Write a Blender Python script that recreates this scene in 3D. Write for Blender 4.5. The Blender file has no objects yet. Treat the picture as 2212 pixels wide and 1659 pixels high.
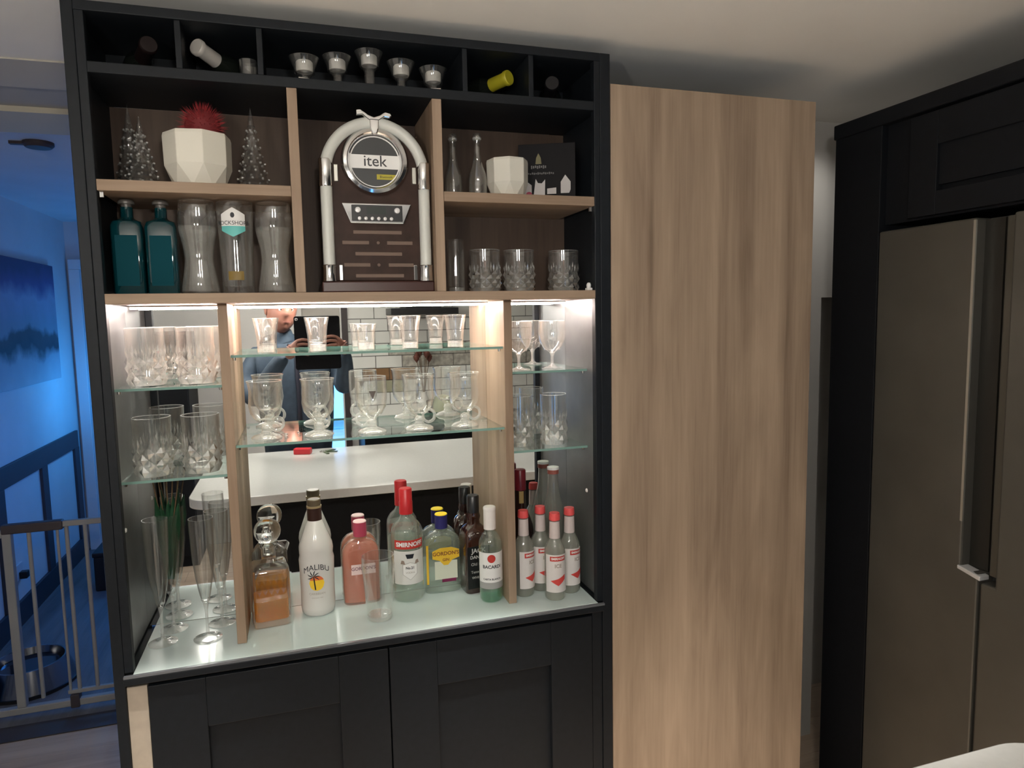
import bpy, bmesh, math, random
from mathutils import Vector, Matrix
random.seed(7)
sc = bpy.context.scene
COL = sc.collection
PI = math.pi

# ------------------------------------------------------------------ camera
def cam_axes(yaw, pitch, roll):
    cy, sy, cp, sp = math.cos(yaw), math.sin(yaw), math.cos(pitch), math.sin(pitch)
    fwd = Vector((-sy*cp, cy*cp, sp)); right = Vector((cy, sy, 0)); up = right.cross(fwd)
    cr, sr = math.cos(roll), math.sin(roll)
    return right*cr + up*sr, up*cr - right*sr, fwd
r_, u_, f_ = cam_axes(-0.3012, -0.0995, -0.0187)
cd = bpy.data.cameras.new('camera'); cam = bpy.data.objects.new('camera', cd); COL.objects.link(cam)
cam.matrix_world = Matrix(((r_.x, u_.x, -f_.x, .4195), (r_.y, u_.y, -f_.y, -1.6354), (r_.z, u_.z, -f_.z, 1.6898), (0, 0, 0, 1)))
cd.sensor_fit = 'HORIZONTAL'; cd.sensor_width = 36.0; cd.lens = 36.0*1485.42/2212.0
cd.clip_start = 0.02
sc.camera = cam

# ------------------------------------------------------------------ world, lights, exposure
w = bpy.data.worlds.new('world'); sc.world = w; w.use_nodes = True
w.node_tree.nodes['Background'].inputs[0].default_value = (1.0, .93, .84, 1)
w.node_tree.nodes['Background'].inputs[1].default_value = 0.05
sc.view_settings.view_transform = 'Standard'; sc.view_settings.look = 'None'
sc.view_settings.gamma = 1.0; sc.view_settings.use_curve_mapping = False
sc.view_settings.exposure = 1.38
sc.cycles.use_denoising = True
sc.cycles.max_bounces = 16; sc.cycles.transmission_bounces = 14; sc.cycles.transparent_max_bounces = 40
sc.cycles.glossy_bounces = 8; sc.cycles.diffuse_bounces = 5
sc.cycles.sample_clamp_indirect = 6.0
DOWN_W, FILL_W, LED_E, BLUE_W = 7.5, 9.0, 80.0, 3.4
FILL_GLOBE_E = 86.0

def lamp(name, kind, loc, energy, color, size=.05, rot=(0, 0, 0), spot=None):
    l = bpy.data.lights.new(name, kind); l.energy = energy; l.color = color
    if kind == 'AREA': l.shape = 'DISK'; l.size = size
    else: l.shadow_soft_size = size
    if kind == 'SPOT': l.spot_size = spot; l.spot_blend = 1.0
    o = bpy.data.objects.new(name, l); COL.objects.link(o); o.location = loc; o.rotation_euler = rot
    return o
CEIL = 2.372
DOWNS = [(.10, -.43, 150, .66), (.78, -.43, 150, .66), (1.44, -.43, 140, .64), (2.20, .31, 1.8, 2.4), (.35, -1.32, 5, 2.2), (1.15, -1.32, 5, 2.2), (.1, -2.5, 3, 2.5), (1.0, -2.6, 9, 2.5), (1.75, -2.3, 9, 2.5)]
for x, y, pw, ang in DOWNS:      # unseen spots: walkway ones read from its lit floor, the rest added for brightness
    lamp('unseen_downlight', 'SPOT', (x, y, CEIL-.012), pw, (1.0, .95, .875), .035, (0, 0, 0), ang)
lamp('hall_glow', 'POINT', (-.70, 3.70, 1.25), BLUE_W*1.0, (.045, .38, 1.0), .10)
lamp('hall_glow', 'POINT', (-.30, 2.7, 1.0), BLUE_W*.75, (.045, .27, 1.0), .15)

# ------------------------------------------------------------------ materials
MATS = {}
def new_mat(name):
    m = bpy.data.materials.new(name); m.use_nodes = True
    nt = m.node_tree; b = nt.nodes['Principled BSDF']
    MATS[name] = m
    return m, nt, b
def N(nt, t, **kw):
    n = nt.nodes.new(t)
    for k, v in kw.items(): setattr(n, k, v)
    return n
def mat(name, col, rough=.5, metal=0.0, spec=.5, noise=0.0, nscale=20.0, emit=None, estr=0.0, coat=0.0, bump=0.0, trans=0.0, ior=1.45):
    if name in MATS: return MATS[name]
    m, nt, b = new_mat(name)
    b.inputs['Base Color'].default_value = (*col, 1); b.inputs['Roughness'].default_value = rough
    b.inputs['Metallic'].default_value = metal; b.inputs['Specular IOR Level'].default_value = spec
    b.inputs['Coat Weight'].default_value = coat; b.inputs['Transmission Weight'].default_value = trans; b.inputs['IOR'].default_value = ior
    if emit: b.inputs['Emission Color'].default_value = (*emit, 1); b.inputs['Emission Strength'].default_value = estr
    if noise or bump:
        tc = N(nt, 'ShaderNodeTexCoord'); nz = N(nt, 'ShaderNodeTexNoise'); nz.inputs['Scale'].default_value = nscale; nz.inputs['Detail'].default_value = 4
        nt.links.new(tc.outputs['Object'], nz.inputs['Vector'])
        if noise:
            rp = N(nt, 'ShaderNodeValToRGB')
            rp.color_ramp.elements[0].position = .3; rp.color_ramp.elements[1].position = .7
            rp.color_ramp.elements[0].color = (*[c*(1-noise) for c in col], 1); rp.color_ramp.elements[1].color = (*[min(1, c*(1+noise)) for c in col], 1)
            nt.links.new(nz.outputs['Fac'], rp.inputs[0]); nt.links.new(rp.outputs[0], b.inputs['Base Color'])
        if bump:
            bp = N(nt, 'ShaderNodeBump'); bp.inputs['Strength'].default_value = bump; bp.inputs['Distance'].default_value = .002
            nt.links.new(nz.outputs['Fac'], bp.inputs['Height']); nt.links.new(bp.outputs[0], b.inputs['Normal'])
    return m
def oak(name, axis, dark=(.20, .133, .087), light=(.365, .262, .185), rough=.55, knots=True):
    m, nt, b = new_mat(name); b.inputs['Roughness'].default_value = rough; b.inputs['Specular IOR Level'].default_value = .3
    tc = N(nt, 'ShaderNodeTexCoord'); mp = N(nt, 'ShaderNodeMapping')
    s = [1, 1, 1]; s['xyz'.index(axis)] = .035
    mp.inputs['Scale'].default_value = s; nt.links.new(tc.outputs['Object'], mp.inputs['Vector'])
    n1 = N(nt, 'ShaderNodeTexNoise'); n1.inputs['Scale'].default_value = 11; n1.inputs['Detail'].default_value = 2; n1.inputs['Distortion'].default_value = .8
    n2 = N(nt, 'ShaderNodeTexNoise'); n2.inputs['Scale'].default_value = 140; n2.inputs['Detail'].default_value = 5
    mp3 = N(nt, 'ShaderNodeMapping'); s3 = [1, 1, 1]; s3['xyz'.index(axis)] = .16; mp3.inputs['Scale'].default_value = s3; nt.links.new(tc.outputs['Object'], mp3.inputs['Vector'])
    n3 = N(nt, 'ShaderNodeTexNoise'); n3.inputs['Scale'].default_value = 9; n3.inputs['Detail'].default_value = 3; n3.inputs['Distortion'].default_value = 2.0
    nt.links.new(mp.outputs[0], n1.inputs['Vector']); nt.links.new(mp.outputs[0], n2.inputs['Vector']); nt.links.new(mp3.outputs[0], n3.inputs['Vector'])
    a1 = N(nt, 'ShaderNodeMath', operation='MULTIPLY_ADD'); a1.inputs[1].default_value = .54
    a2 = N(nt, 'ShaderNodeMath', operation='MULTIPLY_ADD'); a2.inputs[1].default_value = .22
    a3 = N(nt, 'ShaderNodeMath', operation='MULTIPLY'); a3.inputs[1].default_value = .36
    nt.links.new(n3.outputs['Fac'], a3.inputs[0]); nt.links.new(n2.outputs['Fac'], a2.inputs[0]); nt.links.new(a3.outputs[0], a2.inputs[2])
    nt.links.new(n1.outputs['Fac'], a1.inputs[0]); nt.links.new(a2.outputs[0], a1.inputs[2])
    rp = N(nt, 'ShaderNodeValToRGB'); e = rp.color_ramp.elements
    e[0].position = .36; e[0].color = (*dark, 1); e[1].position = .70; e[1].color = (*light, 1)
    mid = rp.color_ramp.elements.new(.53); mid.color = (*[(d*.45+l*.55) for d, l in zip(dark, light)], 1)
    nt.links.new(a1.outputs[0], rp.inputs[0]); nt.links.new(rp.outputs[0], b.inputs['Base Color'])
    bp = N(nt, 'ShaderNodeBump'); bp.inputs['Strength'].default_value = .12; bp.inputs['Distance'].default_value = .001
    nt.links.new(n2.outputs['Fac'], bp.inputs['Height']); nt.links.new(bp.outputs[0], b.inputs['Normal'])
    return m
def thin_glass(name, tint=(.96, .98, .97), refl=1.0, rough=.02, haze=0.0, hazecol=(.8, .8, .78)):
    m, nt, b = new_mat(name); nt.nodes.remove(b); out = nt.nodes['Material Output']
    tr = N(nt, 'ShaderNodeBsdfTransparent'); tr.inputs[0].default_value = (*tint, 1)
    gl = N(nt, 'ShaderNodeBsdfGlossy'); gl.inputs['Roughness'].default_value = rough; gl.inputs[0].default_value = (1, 1, 1, 1)
    lw = N(nt, 'ShaderNodeLayerWeight'); lw.inputs['Blend'].default_value = .5
    pw_ = N(nt, 'ShaderNodeMath', operation='POWER'); pw_.inputs[1].default_value = 3.2; nt.links.new(lw.outputs['Facing'], pw_.inputs[0])
    mu = N(nt, 'ShaderNodeMath', operation='MULTIPLY_ADD'); mu.inputs[1].default_value = .70*refl; mu.inputs[2].default_value = .045*refl; mu.use_clamp = True
    nt.links.new(pw_.outputs[0], mu.inputs[0])
    mx = N(nt, 'ShaderNodeMixShader'); nt.links.new(mu.outputs[0], mx.inputs[0]); nt.links.new(gl.outputs[0], mx.inputs[2])
    if haze:
        df = N(nt, 'ShaderNodeBsdfTranslucent'); df.inputs[0].default_value = (*hazecol, 1)
        d2 = N(nt, 'ShaderNodeBsdfDiffuse'); d2.inputs[0].default_value = (*hazecol, 1)
        ad = N(nt, 'ShaderNodeMixShader'); ad.inputs[0].default_value = .5; nt.links.new(df.outputs[0], ad.inputs[1]); nt.links.new(d2.outputs[0], ad.inputs[2])
        hm = N(nt, 'ShaderNodeMixShader'); hm.inputs[0].default_value = haze
        nt.links.new(tr.outputs[0], hm.inputs[1]); nt.links.new(ad.outputs[0], hm.inputs[2]); nt.links.new(hm.outputs[0], mx.inputs[1])
    else: nt.links.new(tr.outputs[0], mx.inputs[1])
    nt.links.new(mx.outputs[0], out.inputs[0])
    return m
navy = mat('navy_paint', (.0088, .0112, .0145), .5, spec=.28, noise=.12, nscale=60)
navy_dark = mat('navy_paint_tall', (.006, .007, .009), .55, spec=.22, noise=.1, nscale=60)
navy_in = mat('navy_liner', (.020, .023, .029), .34, noise=.25, nscale=7)
oakv = oak('oak_vertical', 'z'); oakh = oak('oak_horizontal', 'x')
oakb = oak('oak_back_shaded', 'z', (.044, .027, .019), (.088, .059, .042))  # darker oak, with the compartments' shade put into its colour
oakp = oak('oak_panel', 'z', (.205, .142, .097), (.42, .31, .22))
mirror_m = mat('mirror_silver', (.86, .88, .87), .012, 1.0)
chrome = mat('chrome', (.82, .82, .82), .10, 1.0)
steel_dull = mat('brushed_steel', (.112, .106, .092), .45, .6, noise=.12, nscale=4, bump=.02)
steel_edge = mat('steel_edge', (.50, .49, .44), .35, .8)
glass = thin_glass('clear_glass', (.988, .992, .988), 1.7, .02, .018, (.9, .9, .88))
crystal = thin_glass('crystal', (.97, .98, .975), 1.8, .03, .26, (.95, .95, .93))  # white haze stands in for LED light gathered in stems, bases and rims
facet = thin_glass('crystal_facets', (.97, .975, .97), 4.0, .05, .09, (.95, .96, .93))
liner = mat('niche_liner', (.24, .245, .25), .42, .75, noise=.2, nscale=6)
glass_sh = thin_glass('shelf_glass', (.90, .96, .94), 1.0)
edge_g = mat('glass_edge_green', (.20, .34, .30), .15, spec=.6, emit=(.1, .5, .42), estr=0)
cut = mat('cut_glass', (.97, .99, .98), .015, trans=1.0, ior=1.48)
bottle_clear = thin_glass('bottle_glass', (.95, .97, .955), 1.4, .03, .10, (.66, .72, .66))
bottle_dim = thin_glass('cool_clear_glass', (.96, .96, .95), 1.6, .03, .04, (.8, .8, .76))
frost = thin_glass('etched_glass', (.94, .94, .93), 1.2, .05, .20, (.70, .70, .66))
white_m = mat('white_label', (.80, .79, .77), .5)
black_m = mat('black_plastic', (.012, .012, .013), .4)
cream = mat('cream_carcass', (.42, .36, .29), .6, noise=.06, nscale=40)
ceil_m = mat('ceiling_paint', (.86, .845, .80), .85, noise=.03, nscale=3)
wall_m = mat('wall_paint', (.60, .585, .56), .85, noise=.04, nscale=3)
hallwall = mat('hall_wall_paint', (.62, .63, .66), .8, noise=.04, nscale=4)
halltrim = mat('hall_trim_paint', (.035, .036, .05), .5)
isl_m = mat('island_quartz', (.52, .525, .505), .16, spec=.5, noise=.02, nscale=90)
aqua = mat('backpainted_glass', (.50, .585, .575), .10, spec=.55)

# ------------------------------------------------------------------ mesh helpers
class MB:
    def __init__(s): s.v = []; s.f = []
    def box(s, x0, x1, y0, y1, z0, z1):
        b = len(s.v)
        s.v += [(x, y, z) for z in (z0, z1) for y in (y0, y1) for x in (x0, x1)]
        s.f += [tuple(b+i for i in q) for q in ((0, 2, 3, 1), (4, 5, 7, 6), (0, 1, 5, 4), (2, 6, 7, 3), (0, 4, 6, 2), (1, 3, 7, 5))]
        return s
    def lathe(s, prof, seg=32, c=(0, 0, 0), mod=None, closed=False):
        b = len(s.v); rings = []
        for (r, z) in prof:
            if r <= 1e-6: rings.append([len(s.v)]); s.v.append((c[0], c[1], c[2]+z))
            else:
                ring = []
                for i in range(seg):
                    a = 2*PI*i/seg; rr = r*(mod(a, z) if mod else 1)
                    ring.append(len(s.v)); s.v.append((c[0]+rr*math.cos(a), c[1]+rr*math.sin(a), c[2]+z))
                rings.append(ring)
        prs = list(zip(rings[:-1], rings[1:]))
        if closed: prs.append((rings[-1], rings[0]))
        for A, B in prs:
            if len(A) == 1 and len(B) == 1: continue
            for i in range(seg):
                j = (i+1) % seg
                if len(A) == 1: s.f.append((A[0], B[j], B[i]))
                elif len(B) == 1: s.f.append((A[i], A[j], B[0]))
                else: s.f.append((A[i], A[j], B[j], B[i]))
        return s
    def loft(s, rings, cap=True):
        b = len(s.v); n = len(rings[0])
        for R in rings: s.v += [tuple(p) for p in R]
        for k in range(len(rings)-1):
            for i in range(n):
                j = (i+1) % n
                s.f.append((b+k*n+i, b+k*n+j, b+(k+1)*n+j, b+(k+1)*n+i))
        if cap:
            s.f.append(tuple(b+i for i in reversed(range(n)))); s.f.append(tuple(b+(len(rings)-1)*n+i for i in range(n)))
        return s
    def prism(s, pts, y0, y1):      # outline in x,z extruded along y
        return s.loft([[(x, y0, z) for x, z in pts], [(x, y1, z) for x, z in pts]])
    def slab(s, pts, z0, z1):
        return s.loft([[(x, y, z0) for x, y in pts], [(x, y, z1) for x, y in pts]])
    def tube(s, path, rad, seg=12, cap=True):
        pts = [Vector(p) for p in path]; rings = []
        if not isinstance(rad, (list, tuple)): rad = [rad]*len(pts)
        up = None
        for i, p in enumerate(pts):
            t = (pts[min(i+1, len(pts)-1)]-pts[max(i-1, 0)]).normalized()
            if up is None: up = t.orthogonal().normalized()
            a = (up - t*up.dot(t)).normalized(); up = a; c = t.cross(a)
            rings.append([p + (a*math.cos(2*PI*k/seg)+c*math.sin(2*PI*k/seg))*rad[i] for k in range(seg)])
        return s.loft(rings, cap)
    def build(s, name, m, parent=None, smooth=False, bevel=0.0, loc=None, sub=0):
        me = bpy.data.meshes.new(name); me.from_pydata([tuple(p) for p in s.v], [], s.f); me.update()
        bm = bmesh.new(); bm.from_mesh(me); bmesh.ops.recalc_face_normals(bm, faces=bm.faces); bm.to_mesh(me); bm.free()
        if smooth:
            me.polygons.foreach_set('use_smooth', [True]*len(me.polygons))
            try: me.set_sharp_from_angle(angle=math.radians(42 if smooth is True else smooth))
            except Exception: pass
        me.materials.append(m)
        o = bpy.data.objects.new(name, me); COL.objects.link(o)
        if parent: o.parent = parent
        if loc: o.location = loc
        if sub: md = o.modifiers.new('sub', 'SUBSURF'); md.levels = sub; md.render_levels = sub
        if bevel:
            md = o.modifiers.new('bevel', 'BEVEL'); md.width = bevel; md.segments = 2; md.limit_method = 'ANGLE'; md.angle_limit = .6
        return o
def B(*a): return MB().box(*a)
def empty(name, loc=(0, 0, 0), rz=0.0):
    o = bpy.data.objects.new(name, None); COL.objects.link(o); o.location = loc; o.rotation_euler = (0, 0, rz); o.empty_display_size = .05
    return o
def tag(o, label, cat, group=None):
    o['label'] = label; o['category'] = cat
    if group: o['group'] = group
    return o
def struct(o, label=None, cat=None):
    o['kind'] = 'structure'
    if label: o['label'] = label
    if cat: o['category'] = cat
    return o
def copy_tree(o, parent=None):
    c = o.copy(); COL.objects.link(c); c.parent = parent
    for ch in list(o.children): copy_tree(ch, c)
    return c
_FONT = {}
def text_verts(s, size, bold=0.0):
    key = (s, size, bold)
    if key in _FONT: return _FONT[key]
    cu = bpy.data.curves.new('lettering', 'FONT'); cu.body = s; cu.size = size; cu.align_x = 'CENTER'; cu.align_y = 'CENTER'; cu.resolution_u = 3; cu.offset = bold
    o = bpy.data.objects.new('lettering', cu); COL.objects.link(o)
    dg = bpy.context.evaluated_depsgraph_get(); me = bpy.data.meshes.new_from_object(o.evaluated_get(dg))
    vs = [tuple(v.co) for v in me.vertices]; fs = [tuple(p.vertices) for p in me.polygons]
    bpy.data.objects.remove(o); bpy.data.curves.remove(cu); bpy.data.meshes.remove(me)
    _FONT[key] = (vs, fs); return vs, fs
def rect_grid(w_, h_, n=10):
    vs = []; fs = []
    for j in range(2):
        for i in range(n+1): vs.append((-w_/2+w_*i/n, -h_/2+h_*j, 0))
    for i in range(n): fs.append((i, i+1, n+2+i, n+1+i))
    return vs, fs
def poly_flat(pts):
    return [(x, y, 0) for x, y in pts], [tuple(range(len(pts)))]
def disc_flat(r, n=20, cx=0, cy=0, sx=1.0):
    return [(cx+k*.5*sx*r*math.cos(2*PI*i/n), cy+k*.5*r*math.sin(2*PI*i/n), 0) for k in (1, 2) for i in range(n)]+[(cx, cy, 0)], [(2*n, i, (i+1) % n) for i in range(n)]+[(i, n+i, n+(i+1) % n, (i+1) % n) for i in range(n)]
def strips(pts, n=8):      # a convex outline cut into vertical strips, so that it bends well
    xs = [p[0] for p in pts]; x0, x1 = min(xs), max(xs); vs = []; fs = []
    def span(x):
        ys = []
        for (a, b_), (c, d) in zip(pts, pts[1:]+pts[:1]):
            if a != c and min(a, c)-1e-9 <= x <= max(a, c)+1e-9: ys.append(b_+(d-b_)*(x-a)/(c-a))
            elif abs(a-x) < 1e-9: ys += [b_, d] if a == c else [b_]
        return min(ys), max(ys)
    for i in range(n+1):
        x = x0+(x1-x0)*i/n; lo, hi = span(x); vs += [(x, lo, 0), (x, hi, 0)]
    for i in range(n): fs.append((2*i, 2*i+2, 2*i+3, 2*i+1))
    return vs, fs
def on_cyl(geo, R, z, phi=-PI/2, name='label', m=None, parent=None, squash=1.0, rfun=None):
    vs, fs = geo; mb = MB()
    for (x, y, _) in vs:
        rr = R if rfun is None else rfun(y+z)+R
        a = phi + x/R if rfun is None else phi + x/max(rr, .004)
        mb.v.append((rr*math.cos(a), rr*math.sin(a)*squash, z+y))
    mb.f = list(fs); return mb.build(name, m, parent, smooth=True)
def on_flat(geo, y, x, z, name, m, parent):
    vs, fs = geo; mb = MB(); mb.v = [(x+a, y, z+b) for a, b, _ in vs]; mb.f = list(fs); return mb.build(name, m, parent)

# ================================================================== the room
# floors: planks
def planks(parent, x0, x1, y0, y1, m, wd=.19, ln=1.35, zt=0.0):
    me = None; j = 0; y = y0
    while y < y1-1e-6:
        x = x0 - (j*.47 % 1)*ln
        while x < x1:
            a, b = max(x, x0), min(x+ln, x1)
            if b-a > .03:
                o = B(a+.001, b-.001, y+.001, min(y+wd, y1)-.001, zt-.012, zt).build('plank', m, parent)
            x += ln
        y += wd; j += 1
kfloor_m = oak('floor_oak', 'x', (.36, .27, .20), (.56, .45, .35), .45)
hfloor_m = oak('hall_floor_oak', 'y', (.10, .10, .11), (.20, .20, .21), .5)
fl = struct(B(-1.15, 2.7, -3.4, 1.62, -.06, -.006).build('floor', mat('floor_gap', (.05, .035, .025), .8)), 'light oak plank floor of the kitchen', 'floor')
planks(fl, -1.15, 2.7, -3.4, 1.50, kfloor_m)
struct(B(-1.15, 0.0, 1.50, 1.62, -.004, .004).build('trim_1', mat('threshold', (.05, .04, .035), .5)), 'dark threshold strip across the hall opening', 'threshold')
hf = struct(B(-1.15, 0.35, 1.62, 4.14, -.06, 0).build('floor.001', hfloor_m), 'wooden hall floor beyond the safety gate', 'floor')
# ceilings
struct(B(-1.15, 2.7, -3.4, .50, CEIL, CEIL+.08).build('ceiling', ceil_m), 'plain off-white kitchen ceiling', 'ceiling')
struct(B(-1.15, .6, 1.28, 4.14, 2.42, 2.5).build('ceiling.001', hallwall), 'pale hall ceiling beyond the opening', 'ceiling')
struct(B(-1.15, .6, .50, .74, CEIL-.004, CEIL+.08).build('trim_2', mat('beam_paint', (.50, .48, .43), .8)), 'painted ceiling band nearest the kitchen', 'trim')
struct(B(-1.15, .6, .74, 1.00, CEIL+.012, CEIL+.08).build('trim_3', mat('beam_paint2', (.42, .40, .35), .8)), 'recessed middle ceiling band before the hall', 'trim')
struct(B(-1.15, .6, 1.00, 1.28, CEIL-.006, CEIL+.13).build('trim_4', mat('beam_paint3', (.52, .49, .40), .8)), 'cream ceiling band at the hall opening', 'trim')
# walls
struct(B(.0, 2.305, .50, .60, 0, CEIL).build('wall_back', wall_m), 'grey wall behind the oak housing', 'wall')
struct(B(2.305, 2.7, .50, .60, 1.735, CEIL).build('wall_back.001', wall_m), 'grey wall above the low niche', 'wall')
struct(B(2.305, 2.7, .80, .86, 0, CEIL).build('wall_back.002', wall_m), 'shaded back of the narrow niche', 'wall')
struct(B(2.285, 2.305, .60, .80, 0, CEIL).build('wall_back.003', wall_m), 'side of the narrow niche', 'wall')
struct(B(2.7, 2.78, -3.4, .86, 0, CEIL).build('wall_right', wall_m), 'wall behind the fridge units', 'wall')
struct(B(-1.23, -1.15, -3.4, 1.62, 0, CEIL).build('wall_left', wall_m), 'plain kitchen wall before the hall opening', 'wall')
rear = struct(B(-1.23, 2.78, -3.5, -3.41, 0, CEIL).build('wall_rear', wall_m), 'rear kitchen wall with white brick tiles', 'wall')
hw = struct(B(-1.23, -1.15, 1.62, 4.14, 0, 2.42).build('wall_hall', hallwall), 'pale hall wall with dark panelling', 'wall')
struct(B(.28, .35, .6, 4.14, 0, 2.42).build('wall_hall.001', hallwall), 'hall wall hidden behind the bar', 'wall')
struct(B(-1.23, .35, 4.14, 4.2, 0, 2.42).build('wall_hall.002', hallwall), 'far end wall of the hall', 'wall')
struct(B(.0, .28, .60, .68, 0, CEIL).build('wall_hall.003', hallwall), 'short wall behind the bar cabinet', 'wall')
# dado panelling on the hall wall (each rail and stile its own board)
B(-1.15, -1.132, 1.62, 4.02, .80, .92).build('dado_rail', halltrim, hw, bevel=.002)
B(-1.15, -1.132, 1.62, 4.02, .0, .135).build('skirting_board', halltrim, hw, bevel=.002)
for y in (1.90, 2.58, 3.26, 3.93):
    B(-1.15, -1.133, y, y+.10, .135, .80).build('panel_stile', halltrim, hw, bevel=.002)
# far door frame
dr = struct(empty('door_1', (0, 0, 0)), 'pale door frame at the far end of the hall', 'door')
dm = mat('door_paint', (.66, .68, .72), .55)
for (a, b_) in ((-1.13, -1.06), (-.34, -.27)): B(a, b_, 4.09, 4.139, 0, 2.08).build('door_jamb', dm, dr, bevel=.004)
B(-1.13, -.27, 4.09, 4.139, 2.08, 2.15).build('door_head', dm, dr, bevel=.004)
B(-1.06, -.34, 4.11, 4.139, 0, 2.08).build('door_leaf', dm, dr, bevel=.004)
# hall things
pm, nt, b_ = new_mat('canvas_print'); b_.inputs['Roughness'].default_value = .7
tc = N(nt, 'ShaderNodeTexCoord'); sp = N(nt, 'ShaderNodeSeparateXYZ'); nz = N(nt, 'ShaderNodeTexNoise'); nz.inputs['Scale'].default_value = 5; nz.inputs['Detail'].default_value = 6
nt.links.new(tc.outputs['Object'], sp.inputs[0]); nt.links.new(tc.outputs['Object'], nz.inputs['Vector'])
ma = N(nt, 'ShaderNodeMath', operation='MULTIPLY_ADD'); ma.inputs[1].default_value = .22; nt.links.new(nz.outputs['Fac'], ma.inputs[0]); nt.links.new(sp.outputs['Z'], ma.inputs[2])
rp = N(nt, 'ShaderNodeValToRGB'); e = rp.color_ramp.elements; e[0].position = .08; e[0].color = (.42, .45, .5, 1); e[1].position = .83; e[1].color = (.06, .07, .16, 1)
for p, c in ((.26, (.30, .33, .40)), (.33, (.03, .04, .06)), (.41, (.06, .07, .09)), (.45, (.22, .27, .34)), (.62, (.30, .34, .48)), (.72, (.10, .10, .26))):
    q = e.new(p); q.color = (*c, 1)
nt.links.new(ma.outputs[0], rp.inputs[0]); nt.links.new(rp.outputs[0], b_.inputs['Base Color'])
cv = B(-.0, .025, -.62, .62, 0, .75).build('canvas_picture', pm, loc=(-1.149, 3.12, 1.325), bevel=.003)
tag(cv, 'landscape canvas print hanging on the blue-lit hall wall', 'picture')
al = empty('smoke_alarm', (-.54, 1.66, 2.42))
MB().lathe([(0, 0), (.055, 0), (.055, -.012), (.045, -.022), (0, -.024)], 24).build('base', mat('alarm_dark', (.05, .035, .035), .5), al, smooth=True)
B(-.10, -.04, -.012, .012, -.012, 0).build('test_arm', mat('alarm_dark', (.05, .035, .035), .5), al)
tag(al, 'small dark smoke alarm on the hall ceiling', 'smoke alarm')
so = empty('wall_socket', (-1.15, 2.80, .30)); B(0, .012, -.045, .045, -.045, .045).build('plate', mat('socket_white', (.55, .56, .6), .4), so, bevel=.003)
B(.012, .05, -.022, .022, -.04, .0).build('plug', black_m, so, bevel=.004)
tag(so, 'wall socket with a black plug low on the hall wall', 'socket')
bx = empty('storage_box', (-.70, 3.30, 0)); bxm = mat('box_dark', (.012, .010, .012), .6)
B(-.17, .17, -.14, .14, 0, .22).build('body', bxm, bx, bevel=.008); B(-.175, .175, -.145, .145, .22, .25).build('lid', bxm, bx, bevel=.006)
tag(bx, 'dark lidded box on the hall floor beside the far door', 'box')
bw = empty('pet_bowl', (-.86, 2.02, 0))
MB().lathe([(0, .004), (.15, .0), (.19, .008), (.165, .075), (.15, .115), (.142, .115), (.115, .03), (0, .022)], 40).build('bowl', mat('bowl_steel', (.28, .29, .31), .16, 1.0), bw, smooth=True)
MB().lathe([(.186, .0), (.197, .0), (.197, .014), (.186, .014)], 40, closed=True).build('rubber_ring', black_m, bw, smooth=True)
MB().lathe([(0, .085), (.119, .085), (.119, .0865), (0, .0865)], 32).build('water', mat('water_dark', (.02, .02, .025), .05), bw)
tag(bw, 'steel pet bowl on the hall floor behind the gate', 'bowl')
gm = mat('gate_grey', (.33, .33, .32), .45); gd = mat('gate_dark', (.06, .05, .055), .5)
ga = empty('safety_gate', (0, 1.69, 0))
B(-1.14, -.18, -.015, .015, .02, .05).build('base_rail', gm, ga, bevel=.004)
B(-.60, -.565, -.022, .022, .015, .075).build('floor_catch', gd, ga, bevel=.004)
for x0 in (-.80, -1.13): B(x0, x0+.034, -.017, .017, .05, .83).build('post', gm, ga, bevel=.004)
B(-.80, -.575, -.02, .02, .815, .855).build('top_handle', gd, ga, bevel=.006)
B(-1.13, -.80, -.012, .012, .80, .83).build('top_rail', gm, ga, bevel=.003)
B(-.58, -.18, -.011, .011, .825, .85).build('top_rail', gm, ga, bevel=.003)
B(-.61, -.18, -.009, .009, .075, .092).build('bottom_rail', gm, ga, bevel=.003)
for x in (-.705, -.60, -.565, -.495, -.425, -.355, -.285, -.215, -.90, -.97, -1.04):
    MB().tube([(x+(.0 if x > -.65 else 0), 0, .075), (x, 0, .83)], .0085 if abs(x+.60) > .01 else .006, 10).build('bar', gm, ga, smooth=True)
tag(ga, 'grey metal safety gate with upright bars across the hall opening', 'gate')

# ================================================================== bar cabinet
W = 1.2; D = .25
cab = tag(empty('bar_cabinet', (0, 0, 0)), 'navy built-in home bar cabinet with oak shelves and lit mirror niche', 'cabinet')
B(0, .022, 0.0, .30, 0, 2.336).build('side_panel', navy, cab, bevel=.0015)
B(W-.028, W, 0.0, .30, 0, 2.336).build('side_panel', navy, cab, bevel=.0015)
B(.0225, .040, 0, .022, .9205, 2.316).build('front_stile', navy, cab, bevel=.0015)
B(1.156, 1.1718, 0, .022, .9205, 2.316).build('front_stile', navy, cab, bevel=.0015)
B(.022, 1.172, .0, .30, 2.316, 2.336).build('top_panel', navy, cab, bevel=.0015)
B(.0225, 1.1715, .002, .25, 2.197, 2.219).build('wine_shelf', navy, cab, bevel=.0015)
for x in (.205, .366, .821, .986): B(x, x+.012, .004, .25, 2.2192, 2.3158).build('wine_divider', navy, cab, bevel=.001)
B(.0222, 1.1718, .25, .262, 2.219, 2.316).build('wine_back', navy, cab)
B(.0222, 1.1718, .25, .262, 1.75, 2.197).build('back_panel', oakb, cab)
B(.4227, .4444, .004, .2495, 1.7505, 2.1968).build('oak_divider', oakv, cab, bevel=.001)
B(.7456, .768, .004, .2495, 1.7505, 2.1968).build('oak_divider', oakv, cab, bevel=.001)
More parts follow.
